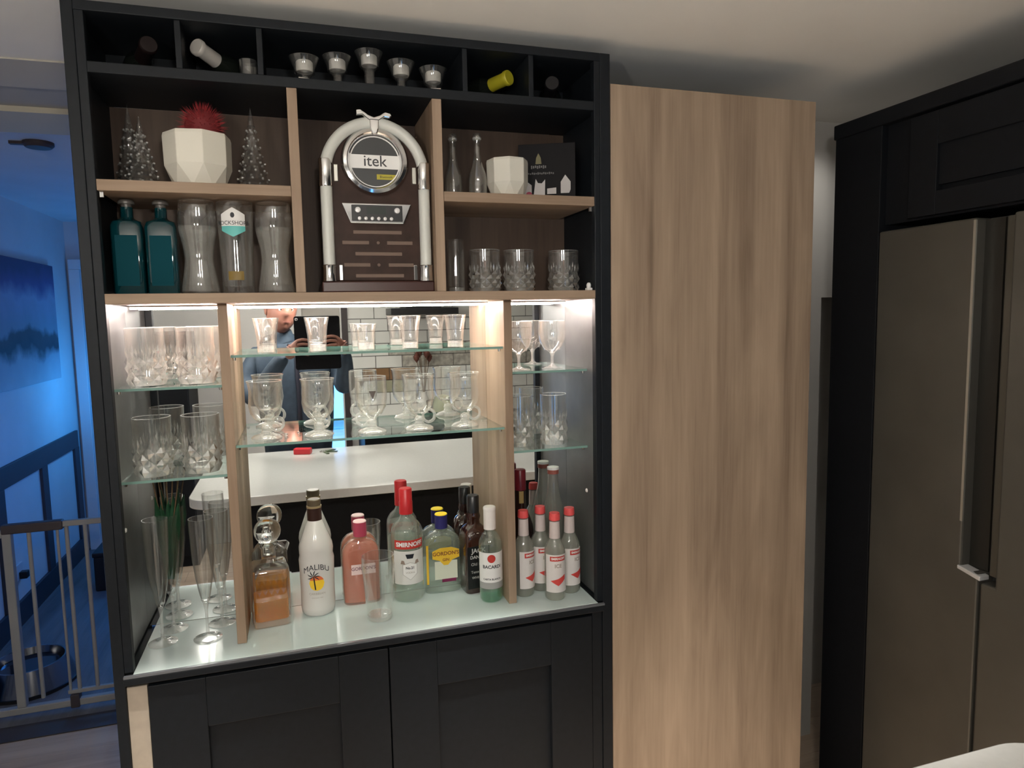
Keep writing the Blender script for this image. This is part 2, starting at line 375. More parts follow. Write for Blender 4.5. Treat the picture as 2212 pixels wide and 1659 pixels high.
for a, b_ in ((.0405, .4225), (.7682, 1.1555)):
    s_ = B(a, b_, .0, .2495, 1.962, 1.985).build('oak_shelf', oakh, cab, bevel=.001)
    B(a+.002 if a < .5 else b_-.009, a+.009 if a < .5 else b_-.002, .012, .018, 1.950, 1.9618).build('shelf_pin', chrome, s_)
B(.0402, 1.1558, -.002, .2495, 1.7290, 1.7502).build('main_shelf', oakh, cab, bevel=.001)
B(.0225, 1.1715, .25, .256, .9205, 1.7288).build('mirror', mirror_m, cab)
B(.0225, 1.1715, .256, .30, .9205, 2.19).build('backing_board', navy_dark, cab)
for a, b_ in ((.2495, .2705), (.9285, .9500)): B(a, b_, .065, .2496, .9205, 1.7288).build('niche_divider', oakv, cab, bevel=.001)
LEDM = mat('led_strip', (1, 1, 1), .5, emit=(1.0, .83, .76), estr=LED_E)
for a, b_ in ((.045, .246), (.276, .922), (.954, 1.150)):
    st = B(a, b_, .196, .205, 1.7205, 1.7245).build('led_strip', LEDM, cab)
    B(a, b_, .190, .211, 1.7245, 1.7288).build('led_channel', mat('led_channel', (.6, .58, .55), .4, .5), st)
def gshelf(x0, x1, y0, z):
    o = B(x0, x1, y0+.0015, .2475, z-.006, z).build('glass_shelf', glass_sh, cab)
    B(x0, x1, y0, y0+.0015, z-.006, z).build('polished_edge', edge_g, o)
    for xx in (x0+.006, x1-.006):
        for yy in (y0+.014, .225): MB().lathe([(0, -.013), (.0035, -.013), (.0045, -.0062), (0, -.0062)], 10, (xx, yy, z)).build('shelf_pin', chrome, o, smooth=True)
ZC1, ZC2, ZS1, ZS2 = 1.610, 1.3985, 1.541, 1.3285
gshelf(.2712, .9278, .074, ZC1); gshelf(.2712, .9278, .074, ZC2)
gshelf(.0228, .2488, .092, ZS1); gshelf(.0228, .2488, .092, ZS2)
gshelf(.9507, 1.1713, .092, ZS1); gshelf(.9507, 1.1713, .092, ZS2)
B(.0222, .0226, .0225, .2496, .9205, 1.7288).build('niche_liner', liner, cab); B(1.1714, 1.1718, .0225, .2496, .9205, 1.7288).build('niche_liner', liner, cab)
# small screw covers on the side panels
for x, z in ((.0225, 1.215), (1.1715, 1.20)): MB().lathe([(0, 0), (.006, 0), (.004, .003), (0, .003)], 12, (0, 0, 0)).build('screw_cover', white_m, cab, loc=(x, .10, z)).rotation_euler = (0, PI/2 if x < .5 else -PI/2, 0)
# base unit
base = tag(empty('base_cupboard', (0, 0, 0)), 'navy shaker base cupboard with two doors under the bar worktop', 'cupboard')
B(.0225, 1.1715, .024, .30, .10, .8965).build('carcass', navy_dark, base)
B(.0225, 1.1715, .05, .30, 0, .0995).build('plinth', navy_dark, base)
B(.0225, .0635, .006, .0235, .10, .884).build('filler_strip', cream, base, bevel=.001)
B(1.1425, 1.1715, .004, .0235, .10, .8965).build('filler_strip', navy, base, bevel=.001)
def shaker(parent, x0, x1, z0, z1, fw=.118, y=0.0, name='door', m=navy, th=.0235):
    d = B(x0+fw-.01, x1-fw+.01, y+.015, y+th, z0+fw-.01, z1-fw+.01).build(name, m, parent)
    B(x0, x0+fw, y, y+th, z0, z1).build('stile', m, d, bevel=.0015); B(x1-fw, x1, y, y+th, z0, z1).build('stile', m, d, bevel=.0015)
    B(x0+fw+.0002, x1-fw-.0002, y, y+th, z1-fw, z1).build('rail', m, d, bevel=.0015); B(x0+fw+.0002, x1-fw-.0002, y, y+th, z0, z0+fw).build('rail', m, d, bevel=.0015)
    return d
shaker(base, .0655, .5960, .105, .883); shaker(base, .5995, 1.1405, .105, .883)
wt = tag(empty('bar_worktop', (0, 0, 0)), 'pale glass bar worktop with dark front edge below the mirror', 'worktop')
B(.0226, 1.1714, -.014, .2495, .8968, .9135).build('edge_board', navy, wt, bevel=.002)
B(.0405, 1.1555, -.006, .2492, .9137, .920).build('glass_top', aqua, wt, bevel=.001)
B(.0226, 1.1714, -.0145, -.0065, .9137, .919).build('edge_trim', mat('edge_trim_grey', (.19, .20, .22), .3, .4), wt)

# oak housing beside
oh = tag(empty('oak_housing', (0, 0, 0)), 'tall oak-effect housing panel between the bar and the fridge', 'housing')
B(1.203, 1.832, .004, .024, 0, 2.266).build('front_panel', oakp, oh, bevel=.001)
B(1.812, 1.832, .0242, .46, 0, 2.266).build('side_panel', oakp, oh, bevel=.001)
B(1.203, 1.8118, .0242, .46, 0, 2.25).build('carcass', navy_dark, oh)

# fridge wall
fh = tag(empty('fridge_housing', (0, 0, 0)), 'black-navy tall cabinet framing the steel fridge', 'cabinet')
FX = 2.01
B(FX, 2.66, -.052, .122, 0, 2.20).build('end_panel', navy_dark, fh, bevel=.002)
B(FX-.004, 2.66, -2.4, .128, 2.20, 2.243).build('cornice', navy_dark, fh, bevel=.004)
B(FX+.022, 2.66, -1.06, -.0525, 1.925, 2.1995).build('bridging_box', navy_dark, fh)
B(FX, 2.66, -2.4, -1.062, 0.0, 2.1995).build('larder_carcass', navy_dark, fh)
def shaker_x(parent, y0, y1, z0, z1, fw):
    x = FX; th = .021
    d = B(x+.009, x+th, y0+fw-.01, y1-fw+.01, z0+fw-.01, z1-fw+.01).build('door', navy_dark, parent)
    B(x, x+th, y0, y0+fw, z0, z1).build('stile', navy_dark, d, bevel=.0015); B(x, x+th, y1-fw, y1, z0, z1).build('stile', navy_dark, d, bevel=.0015)
    B(x, x+th, y0+fw+.0002, y1-fw-.0002, z1-fw, z1).build('rail', navy_dark, d, bevel=.0015); B(x, x+th, y0+fw+.0002, y1-fw-.0002, z0, z0+fw*.7).build('rail', navy_dark, d, bevel=.0015)
shaker_x(fh, -.555, -.146, 1.93, 2.192, .085); shaker_x(fh, -1.058, -.5585, 1.93, 2.192, .085)
for (a, b_) in ((-1.40, -1.065), (-1.74, -1.405), (-2.08, -1.745)): 
    pass
fr = tag(empty('fridge_freezer', (0, 0, 0)), 'brushed steel side-by-side fridge freezer behind the island', 'fridge')
FF = FX-.006
B(FX+.05, 2.62, -.965, -.058, .02, 1.905).build('cabinet_body', mat('fridge_side', (.04, .04, .04), .5), fr)
GY = -.405
HZ0 = 1.03
def door_outline(pts): return MB().loft([[(FF, y, z) for y, z in pts], [(FX+.047, y, z) for y, z in pts]])
dL = door_outline([(-.060, .05), (-.060, 1.905), (GY+.052, 1.905), (GY+.052, HZ0), (GY+.004, HZ0), (GY+.004, .05)]).build('door', steel_dull, fr, bevel=.005)
B(FF-.0004, FF+.010, GY+.0525, GY+.059, HZ0+.12, 1.900).build('edge_highlight', steel_edge, dL)  # lighter strip paints the highlight along the door edge
B(FF+.030, FX+.040, GY+.002, GY+.0515, HZ0+.002, 1.9).build('handle_recess', mat('recess_dark', (.022, .021, .018), .35, .3), dL)
MB().loft([[(FF-.004, GY+.058, HZ0-.004), (FF+.028, GY+.058, HZ0-.004), (FF+.028, GY+.058, HZ0+.006), (FF-.004, GY+.058, HZ0+.006)], [(FF-.004, GY-.004, HZ0-.016), (FF+.028, GY-.004, HZ0-.016), (FF+.028, GY-.004, HZ0-.004), (FF-.004, GY-.004, HZ0-.004)]]).build('handle_end', mat('handle_end_silver', (.62, .62, .62), .3, .4), dL, bevel=.002)
dR = door_outline([(GY-.003, .05), (GY-.003, HZ0-.02), (GY-.040, HZ0-.02), (GY-.040, 1.905), (-.963, 1.905), (-.963, .05)]).build('door', steel_dull, fr, bevel=.005)
B(FF+.010, FX+.040, GY-.0395, GY-.016, HZ0+.001, 1.9).build('handle_grip', mat('grip_steel', (.10, .095, .08), .3, .6), dR, bevel=.004)
# island
def rrect(x0, x1, y0, y1, r, n=10):
    P = []
    for cx, cy, a0 in ((x1-r, y0+r, -PI/2), (x1-r, y1-r, 0), (x0+r, y1-r, PI/2), (x0+r, y0+r, PI)):
        P += [(cx+r*math.cos(a0+PI/2*i/n), cy+r*math.sin(a0+PI/2*i/n)) for i in range(n+1)]
    return P
isl = tag(empty('kitchen_island', (0, 0, 0)), 'island with white rounded worktop at the lower right corner', 'island')
MB().slab(rrect(-.04, 1.60, -1.83, -.842, .10), .925, .965).build('worktop', isl_m, isl, smooth=True, bevel=.003)
B(.12, 1.48, -1.60, -.90, 0, .9245).build('base', navy_dark, isl)

# ================================================================== glassware
def vessel(prof_out, t, zb):
    """closed glass profile: outer wall up, inner wall down to the inner floor zb"""
    inn = [(max(r-t, .0015), z) for r, z in reversed(prof_out) if z > zb+.0005 and r > t]
    lo = inn[-1][0] if inn else .01
    return [(0, prof_out[0][1])] + prof_out + inn + [(lo*.92, zb+.001), (0, zb)]
def thing(name, parts, loc, label, cat, group=None, rz=0.0):
    e = empty(name, loc, rz)
    for pn, mb, m, kw in parts: mb.build(pn, m, e, **kw)
    return tag(e, label, cat, group)
SM = dict(smooth=True)
# shot glasses
def shot(h, rt, rb):
    p = [(rb*.96, 0), (rb, .002), (rb, h*.2), (rb*1.04, h*.4), (rb+(rt-rb)*.45, h*.7), (rt*.985, h*.97), (rt, h)]
    return vessel(p, .0028, h*.24)
tall = lambda: MB().lathe(shot(.083, .0285, .0205), 40)
for x, y, l in ((.346, .160, 'tall flared shot glass leftmost on the upper glass shelf'), (.468, .135, 'tall flared shot glass second from the left on the upper glass shelf'),
                (.696, .128, 'tall flared shot glass right of the short one on the upper glass shelf'), (.812, .118, 'tall flared shot glass rightmost on the upper glass shelf')):
    thing('shot_glass', [('bowl', tall(), glass, SM), ('rim', MB().lathe([(.0258, .0826), (.0288, .0826), (.0288, .0840), (.0258, .0840)], 36, closed=True), crystal, SM), ('solid_base', MB().lathe([(0, .0015), (.0185, .0015), (.0185, .017), (0, .019)], 32), crystal, SM)], (x, y, ZC1+.0005), l, 'shot glass', 'shot glasses on the upper glass shelf')
thing('shot_glass', [('bowl', MB().lathe(shot(.064, .027, .0215), 40), glass, SM), ('rim', MB().lathe([(.0243, .0636), (.0273, .0636), (.0273, .0650), (.0243, .0650)], 36, closed=True), crystal, SM), ('solid_base', MB().lathe([(0, .0015), (.0195, .0015), (.0195, .017), (0, .020)], 32), crystal, SM)], (.587, .150, ZC1+.0005), 'short squat shot glass in the middle of the upper glass shelf', 'shot glass', 'shot glasses on the upper glass shelf')
# footed glass mugs
def mug(x, y, rz, label, straight=False):
    h = .142
    if straight: p = [(.009, .030), (.013, .036), (.030, .050), (.038, .068), (.040, .090), (.040, .13), (.039, h)]
    else: p = [(.009, .030), (.013, .037), (.026, .047), (.036, .062), (.0395, .082), (.0385, .100), (.0372, .118), (.0395, .135), (.0418, h)]
    e = empty('glass_mug', (x, y, ZC2+.0005), rz)
    MB().lathe(vessel(p, .0026, .046), 44).build('bowl', glass, e, smooth=True)
    MB().lathe([(0, 0), (.036, 0), (.0365, .003), (.030, .008), (.014, .013), (.0105, .019), (.013, .025), (.010, .031), (0, .036)], 36).build('foot', crystal, e, smooth=True)
    pts = [(.010+.0165-.0165*math.cos(a), 0, .0325+.0165*math.sin(a)) for a in [PI*2*i/18 for i in range(19)]]
    MB().tube(pts, .0038, 8, cap=False).build('handle', crystal, e, smooth=True)
    on_cyl(rect_grid(.018, .006, 6), .0412 if straight else .0392, .112, -PI/2-rz, 'etched_mark', frost, e)
    on_cyl(disc_flat(.010, 18, 0, 0, .8), .0412 if straight else .0400, .092, -PI/2-rz, 'etched_mark', frost, e)
    if straight: on_cyl(strips([(-.009, .011), (0, -.010), (.009, .011)], 6), .0415, .098, -PI/2-rz, 'printed_triangle', mat('print_grey', (.12, .1, .09), .5), e)
    rr = .039 if straight else .0418; MB().lathe([(rr-.0026, h-.0004), (rr+.0003, h-.0004), (rr+.0003, h+.001), (rr-.0026, h+.001)], 36, closed=True).build('rim', crystal, e, smooth=True)
    tag(e, label, 'glass mug', 'footed glass mugs on the lower glass shelf')
mug(.337, .152, .35, 'footed tulip glass mug leftmost on the lower glass shelf')
mug(.462, .145, .9, 'footed tulip glass mug second from the left on the lower glass shelf')
mug(.593, .140, 2.6, 'straight-sided footed glass mug with dark triangle print', True)
mug(.715, .140, .15, 'footed tulip glass mug fourth from the left with handle ring turned right')
mug(.838, .142, .1, 'footed tulip glass mug rightmost on the lower glass shelf')
# cut crystal tumblers
def tumbler(x, y, z, r, h, label, group, rz=0.0, m=None):
    e = empty('crystal_tumbler', (x, y, z+.0005), rz)
    R = lambda zz: r*(.90+.10*zz/h)
    MB().lathe(vessel([(r*.87, 0), (r*.90, h*.03), (R(h*.3), h*.3), (R(h*.6), h*.6), (r, h)], .003, h*.13), 44).build('bowl', glass, e, smooth=True)
    mb = MB(); n = 9
    def cutdia(a, zz, da, dz, d):
        P = []
        for (aa, z1, q) in ((a-da, zz, .0002), (a, zz-dz, .0002), (a+da, zz, .0002), (a, zz+dz, .0002), (a, zz, d)):
            rr = R(z1)+q; P.append((rr*math.cos(aa), rr*math.sin(aa), z1))
        b0 = len(mb.v); mb.v += P; mb.f += [(b0, b0+1, b0+4), (b0+1, b0+2, b0+4), (b0+2, b0+3, b0+4), (b0+3, b0, b0+4)]
    da = PI/n
    for row in range(4):
        for k in range(n): cutdia(2*da*k+da*(row % 2), h*(.10+.105*row), da*.94, h*.098, .0062)
    for k in range(n):
        a = 2*da*k
        for t, hh in ((-.5, .14), (0, .20), (.5, .14)): cutdia(a+da*t*1.2, h*(.50+hh*.5), da*.24, h*hh*.62, .0030)
    mb.build('cut_pattern', facet, e)
    MB().lathe([(0, .0008), (r*.85, .0008), (r*.86, h*.03), (r*.86, h*.12), (0, h*.125)], 36).build('solid_base', crystal, e, smooth=True)
    MB().lathe([(r-.0030, h-.0004), (r+.0003, h-.0004), (r+.0003, h+.0010), (r-.0030, h+.0010)], 40, closed=True).build('rim', crystal, e, smooth=True)
    tag(e, label, 'tumbler', group)
G1 = 'cut-crystal tumblers in the lit niche'
tumbler(.078, .165, ZS1, .0425, .135, 'cut-crystal tumbler on the upper left glass shelf, nearer the side panel', G1)
tumbler(.186, .165, ZS1, .0425, .135, 'cut-crystal tumbler on the upper left glass shelf, beside the oak divider', G1, .2)
tumbler(.082, .150, ZS2, .0425, .138, 'cut-crystal tumbler on the lower left glass shelf, nearer the side panel', G1, .1)
tumbler(.188, .150, ZS2, .0425, .138, 'cut-crystal tumbler on the lower left glass shelf, beside the oak divider', G1, .3)
tumbler(.996, .160, ZS2, .037, .140, 'cut-crystal tumbler on the lower right glass shelf, beside the oak divider', G1)
tumbler(1.096, .155, ZS2, .037, .140, 'cut-crystal tumbler on the lower right glass shelf, nearer the side panel', G1, .2)
G2 = 'cut-crystal tumblers on the main oak shelf'
ZM = 1.7503
cut_dim = cut
for x, l in ((.894, 'cut-crystal tumbler on the main oak shelf, next to the slim tall glass'), (.987, 'cut-crystal tumbler in the middle of three on the main oak shelf'), (1.113, 'cut-crystal tumbler on the main oak shelf, nearest the right side panel')):
    tumbler(x, .11, ZM, .0405, .107, l, G2, x*7, cut_dim)
# small wine glasses
def wineglass(x, y, label):
    e = empty('wine_glass', (x, y, ZS1+.0005))
    p = [(.006, .042), (.012, .047), (.026, .058), (.0345, .074), (.0375, .092), (.0378, .110), (.0365, .131)]
    MB().lathe(vessel(p, .0018, .050), 40).build('bowl', glass, e, smooth=True)
    MB().lathe([(0, 0), (.030, 0), (.030, .0015), (.012, .005), (.005, .010), (.0038, .02), (.0042, .034), (.0075, .043), (0, .049)], 32).build('stem_and_foot', crystal, e, smooth=True)
    MB().lathe([(.0347, .1306), (.0368, .1306), (.0368, .1322), (.0347, .1322)], 36, closed=True).build('rim', crystal, e, smooth=True)
    tag(e, label, 'wine glass', 'small wine glasses on the upper right glass shelf')
wineglass(.995, .150, 'small wine glass beside the oak divider on the upper right glass shelf')
wineglass(1.098, .165, 'small wine glass nearer the side panel on the upper right glass shelf')
# champagne flutes
def flute(x, y, h, label):
    e = empty('champagne_flute', (x, y, .9205))
    zb = h*.30
    p = [(.004, zb-.006), (.007, zb), (.0125, zb+.02), (.0195, zb+.06), (.0245, zb+.11), (.0275, h-.03), (.028, h)]
    MB().lathe(vessel(p, .0016, zb+.005), 32).build('bowl', glass, e, smooth=True)
    MB().lathe([(0, 0), (.033, 0), (.033, .0015), (.010, .0055), (.0045, .011), (.0034, .03), (.0034, zb-.02), (.006, zb-.004), (0, zb)], 28).build('stem_and_foot', crystal, e, smooth=True)
    tag(e, label, 'champagne flute', 'champagne flutes on the bar worktop')
flute(.077, .135, .305, 'champagne flute nearest the left side panel on the bar worktop')
flute(.090, .208, .295, 'champagne flute with green stems against the mirror behind')
flute(.178, .125, .300, 'champagne flute standing forward beside the left oak divider')
flute(.203, .205, .295, 'champagne flute at the mirror beside the left oak divider')
# artificial green stems in the rear flute
gs = empty('green_stems', (.090, .208, .9205)); gmt = mat('leaf_green', (.006, .05, .018), .5, noise=.3, nscale=40); stm = mat('twig_brown', (.12, .07, .035), .7)
for i, (dx, dy, hh) in enumerate(((-.016, .004, .39), (-.008, .006, .38), (.003, .008, .395), (.012, .004, .40), (.020, -.004, .385))):
    MB().tube([(dx*.25, dy*.25, .115), (dx*.7, dy*.7, .27), (dx*1.7, dy, hh)], .0016, 6).build('twig', stm, gs, smooth=True)
    mb = MB(); pts = [(dx*.3, dy*.3, .13), (dx*.6, dy*.5, .20), (dx*1.05, dy*.9, .27), (dx*1.45, dy, .34-.02*i % .03)]
    mb.tube(pts, [.003, .0095, .0115, .0015], 6); mb.build('leaf_blade', gmt, gs, smooth=True)
tag(gs, 'dark green artificial leaf stems standing in a champagne flute', 'plant')
# beer glasses on the main shelf
def beer(x, y, label):
    e = empty('beer_glass', (x, y, ZM+.0005))
    p = [(.0395, 0), (.041, .004), (.0340, .045), (.0295, .078), (.0320, .105), (.0390, .138), (.0415, .158), (.039, .186), (.0375, .2065)]
    MB().lathe(vessel(p, .003, .02), 40).build('bowl', glass, e, smooth=True)
    def rf(z):
        for (r0, z0), (r1, z1) in zip(p[:-1], p[1:]):
            if z0 <= z <= z1: return r0+(r1-r0)*(z-z0)/(z1-z0)
        return p[-1][0]
    mb = MB(); mb.lathe([(rf(z)+.0006, z) for z in [.006+i*.012 for i in range(13)]], 40).build('etched_lower_wall', frost, e, smooth=True)
    tag(e, label, 'beer glass', 'curved beer glasses on the main oak shelf')
beer(.2165, .085, 'tall waisted beer glass with frosted body beside the teal bottles')
beer(.3795, .085, 'tall waisted beer glass with frosted body beside the oak divider')
pg = empty('pint_glass', (.297, .085, ZM+.0005))
MB().lathe(vessel([(.0345, 0), (.035, .006), (.0355, .05), (.0375, .13), (.0395, .19), (.0395, .2055)], .003, .016), 40).build('bowl', glass, pg, smooth=True)
hexa = lambda s0, s1: [(-.024, s0), (0, s0-.016), (.024, s0), (.024, s1), (0, s1+.016), (-.024, s1)]
teal = mat('print_teal', (.13, .50, .47), .5); yellow = mat('print_yellow', (.20, .13, .025), .5); ink = mat('print_ink', (.012, .014, .02), .5)
PH = -PI/2-.07
on_cyl(strips([(-.027, -.014), (.027, -.014), (.027, .012), (0, .027), (-.027, .012)], 14), .0397, .164, PH, 'printed_badge', white_m, pg)
on_cyl(strips([(-.027, 0), (-.027, .010), (.027, .010), (.027, 0), (0, -.014)], 14), .0391, .140, PH, 'printed_badge', teal, pg)
on_cyl(text_verts('ROCKSHORE', .0125), .0402, .1565, PH, 'lettering', ink, pg)
on_cyl(disc_flat(.006, 14, 0, 0, .75), .0402, .174, PH, 'printed_emblem', ink, pg)
on_cyl(rect_grid(.034, .020, 10), .0362, .040, -PI/2-.05, 'printed_base_band', yellow, pg)
tag(pg, 'pint glass printed with white and teal hexagon badge on the main shelf', 'pint glass')
# slim tall glass, right
sg = empty('highball_glass', (.815, .10, ZM+.0005))
MB().lathe(vessel([(.021, 0), (.0215, .004), (.0215, .05), (.022, .10), (.0225, .132)], .002, .014), 32).build('bowl', glass, sg, smooth=True)
MB().lathe([(0, .001), (.0188, .001), (.0188, .012), (0, .013)], 28).build('solid_base', crystal, sg, smooth=True)
tag(sg, 'slim straight clear glass beside the right oak divider on the main shelf', 'glass')
cp = empty('shelf_clip', (1.146, .018, ZM+.0005)); B(-.007, .007, -.008, .008, 0, .006).build('foot', white_m, cp, bevel=.001)
MB().lathe([(.0055, .006), (.0062, .014), (.004, .019), (0, .020)], 16).build('knob', white_m, cp, smooth=True)
tag(cp, 'small white plastic clip at the right end of the main shelf', 'clip')
# pint glasses on the worktop
def pint(x, y, label):
    e = empty('clear_pint_glass', (x, y, .9205))
    MB().lathe(vessel([(.033, 0), (.034, .004), (.0345, .03), (.0365, .07), (.0400, .115), (.0425, .140), (.0415, .155), (.0412, .166)], .0028, .012), 44).build('bowl', glass, e, smooth=True)
    MB().lathe([(0, .001), (.031, .001), (.031, .010), (0, .012)], 32).build('solid_base', crystal, e, smooth=True)
    on_cyl(strips([(-.007, .012), (0, -.014), (.007, .012)], 6), .0405, .112, -PI/2+.5, 'etched_mark', frost, e)
    tag(e, label, 'pint glass')
pint(.590, .100, 'empty clear pint glass standing in front of the pink bottle')

# ================================================================== bottles
def cyl_bottle(name, loc, prof, m, label, rz=0.0, group=None, cat='bottle'):
    e = empty(name, loc, rz); MB().lathe([(0, prof[0][1])]+prof+[(0, prof[-1][1])], 40).build('body', m, e, smooth=True)
    return tag(e, label, cat, group)
ZW = .9205
# white coconut-rum style bottle
e = cyl_bottle('white_rum_bottle', (.441, .199, ZW), [(.041, 0), (.0455, .006), (.047, .02), (.0465, .075), (.0475, .12), (.0485, .155), (.0455, .168), (.047, .182), (.0445, .198), (.034, .225), (.024, .252), (.0195, .262)], mat('white_bottle_gloss', (.66, .64, .61), .14, coat=.5), 'glossy white bottle with palm tree sunset picture on the worktop')
e.scale = (.93, .93, .945)
MB().lathe([(.0198, .2605), (.0198, .296), (.0180, .2965), (.0180, .2605)], 28, closed=True).build('neck_sleeve', mat('brown_sleeve', (.035, .014, .010), .3), e, smooth=True)
MB().lathe([(.0205, .2965), (.0205, .302), (0, .302), ], 28).build('gold_ring', mat('cap_ring', (.42, .33, .19), .35, .4), e, smooth=True)
MB().lathe([(.0185, .302), (.0185, .318), (.0165, .320), (0, .320)], 28).build('cap', mat('cap_olive', (.10, .075, .045), .4), e, smooth=True)
R0 = .0484
vs, fs = text_verts('MALIBU', .022, .0)
on_cyl(([(x, y - 9*x*x, z) for x, y, z in vs], fs), R0+.0005, .141, -PI/2-.06, 'lettering', ink, e)
sun = mat('sun_yellow', (.85, .56, .03), .5); sun2 = mat('sun_orange', (.72, .16, .05), .5)
on_cyl(strips([(.021*math.cos(a), .021*math.sin(a)) for a in [2*PI*i/24 for i in range(24)]], 12), .0480, .096, -PI/2-.06, 'sun_picture', sun, e)
on_cyl(strips([(.021*math.cos(a), .021*math.sin(a)) for a in [.12*PI+.76*PI*i/14 for i in range(15)]], 12), .0483, .0965, -PI/2-.06, 'sunset_band', sun2, e)
pal = MB(); 
def leafpoly(a, L):
    c, s_ = math.cos(a), math.sin(a); P = [(0, 0), (.35*L, .10*L), (.7*L, .07*L), (L, -.12*L), (.6*L, -.06*L), (.3*L, -.05*L)]
    return [(-.008+x*c-y*s_, .017+x*s_+y*c) for x, y in P]
for a in (-.5, .1, .7, 1.4, 2.2, 2.9, 3.6):
    on_cyl(poly_flat(leafpoly(a, .019)), .0487, .098, -PI/2-.06, 'palm_frond', ink, e)
on_cyl(strips([(-.006, -.020), (-.002, -.020), (-.006, .017), (-.009, .017)], 4), .0487, .098, -PI/2-.06, 'palm_trunk', ink, e)
on_cyl(text_verts('CARIBBEAN', .0085), .0478, .066, -PI/2-.06, 'lettering', mat('print_grey2', (.35, .3, .26), .5), e)
on_cyl(text_verts('coconut rum', .006), .0477, .055, -PI/2-.06, 'lettering', mat('print_grey2', (.35, .3, .26), .5), e)
# flask gin bottles
def flask_ring(w_, d, z, n=36, p=3.2):
    R = []
    for i in range(n):
        a = 2*PI*i/n; c, s_ = math.cos(a), math.sin(a)
        R.append((w_*math.copysign(abs(c)**(2/p), c), d*math.copysign(abs(s_)**(2/p), s_), z))
    return R
def flask(name, loc, W_, Dp, H, m, liquid, label, capm, topm, rz=0.0):
    e = empty(name, loc, rz)
    zs = [(0, .93, .9), (.006, 1, 1), (.60*H, 1, 1), (.66*H, .96, .98), (.71*H, .84, .92), (.755*H, .62, .82), (.785*H, .40, .72), (.80*H, .32, .66), (.83*H, .30, .62)]
    r = .0165
    rings = [flask_ring(max(W_*a, r) if z < .78*H else r, max(Dp*b_, r) if z < .78*H else r, z, p=3.2 if z < .76*H else 2.0) for z, a, b_ in zs]
    MB().loft(rings).build('body', m, e, smooth=True)
    if liquid:
        rings = [[(x*.93, y*.88, max(z, .005)) for x, y, z in R] for R in rings[:6]]
        MB().loft(rings).build('liquid', liquid, e, smooth=True)
    MB().lathe([(.0162, .815*H), (.0178, .815*H), (.0178, .985*H), (.0162, .985*H)], 28, closed=True).build('cap_collar', capm, e, smooth=True)
    MB().lathe([(0, .985*H), (.0178, .985*H), (.0178, .992*H), (.016, H), (0, H)], 28).build('cap_top', topm, e, smooth=True)
    return tag(e, label, 'bottle')
liq_pink = thin_glass('pink_liquid', (.95, .60, .48), .5, .05, .50, (.95, .46, .34))
liq_clear = thin_glass('clear_liquid', (.97, .985, .97), .6, .03, .08, (.7, .75, .68))
pinkcap = mat('cap_pink', (.42, .055, .10), .35); pinktop = mat('cap_top_pink', (.80, .55, .55), .5); navycap = mat('cap_blue', (.025, .022, .12), .35); yelltop = mat('cap_yellow', (.85, .60, .02), .45)
e = flask('pink_gin_bottle', (.557, .221, ZW), .051, .024, .226, bottle_clear, liq_pink, 'flat flask bottle of pink gin with plum cap near the mirror', pinkcap, pinktop)
on_flat(rect_grid(.064, .028), -.0246, .004, .098, 'label', mat('pink_label', (.74, .58, .56), .5), e); on_flat(text_verts("GORDON'S", .0125, .0003), -.0249, .004, .100, 'lettering', mat('print_plum', (.22, .10, .13), .5), e)
e = flask('yellow_label_gin_bottle', (.7805, .222, ZW), .053, .024, .222, bottle_clear, liq_clear, 'clear flask gin bottle with yellow label and blue cap', navycap, yelltop)
yl = mat('label_yellow', (.72, .45, .03), .5); yl2 = mat('label_pale', (.62, .64, .52), .5)
on_flat(rect_grid(.064, .052), -.0245, .006, .066, 'label', yl2, e)
on_flat(poly_flat([(-.038, -.012), (-.018, -.018), (-.006, -.032), (.006, -.032), (.018, -.018), (.038, -.012), (.038, .010), (.016, .018), (-.016, .018), (-.038, .010)]), -.0248, .006, .112, 'label', yl, e)
on_flat(text_verts("GORDON'S", .0145, .0004), -.0251, .006, .113, 'lettering', mat('print_rust', (.22, .07, .02), .5), e)
on_flat(text_verts('GIN', .011, .0003), -.0251, .006, .095, 'lettering', mat('print_rust', (.22, .07, .02), .5), e)
on_flat(rect_grid(.040, .009), -.0248, .014, .036, 'label_stripe', mat('label_plum', (.16, .01, .06), .5), e)
B(-.049, -.043, -.026, -.0235, .03, .14).build('side_label', yl, e)
# vodka bottle with red cap
redcap = mat('cap_red', (.48, .02, .025), .3); redlab = mat('label_red', (.50, .04, .03), .5)
e = cyl_bottle('vodka_bottle', (.681, .204, ZW), [(.037, 0), (.042, .005), (.0435, .012), (.0435, .185), (.0415, .198), (.033, .212), (.020, .224), (.0165, .232), (.016, .25)], bottle_clear, 'clear vodka bottle with red cap and red-banded label')
MB().lathe([(0, .006), (.0395, .006), (.0395, .19), (0, .19)], 32).build('liquid', liq_clear, e, smooth=True)
MB().lathe([(.0164, .2375), (.0184, .2375), (.0184, .270), (.0175, .272), (.0175, .305), (.0155, .3075), (0, .3075)], 32).build('cap', redcap, e, smooth=True)
on_cyl(rect_grid(.088, .024, 16), .0438, .162, -PI/2, 'label', redlab, e); on_cyl(text_verts('SMIRNOFF', .0165, .0006), .0442, .162, -PI/2, 'lettering', white_m, e)
on_cyl(rect_grid(.096, .092, 16), .0437, .098, -PI/2, 'label', mat('label_offwhite', (.70, .69, .66), .5), e)
on_cyl(strips([(-.021, .014), (-.021, -.014), (0, -.030), (.021, -.014), (.021, .014), (0, .020)], 10), .0440, .094, -PI/2, 'shield', mat('shield_grey', (.52, .50, .48), .5), e)
on_cyl(strips([(-.019, .012), (-.019, -.013), (0, -.028), (.019, -.013), (.019, .012), (0, .018)], 10), .0442, .094, -PI/2, 'shield', white_m, e)
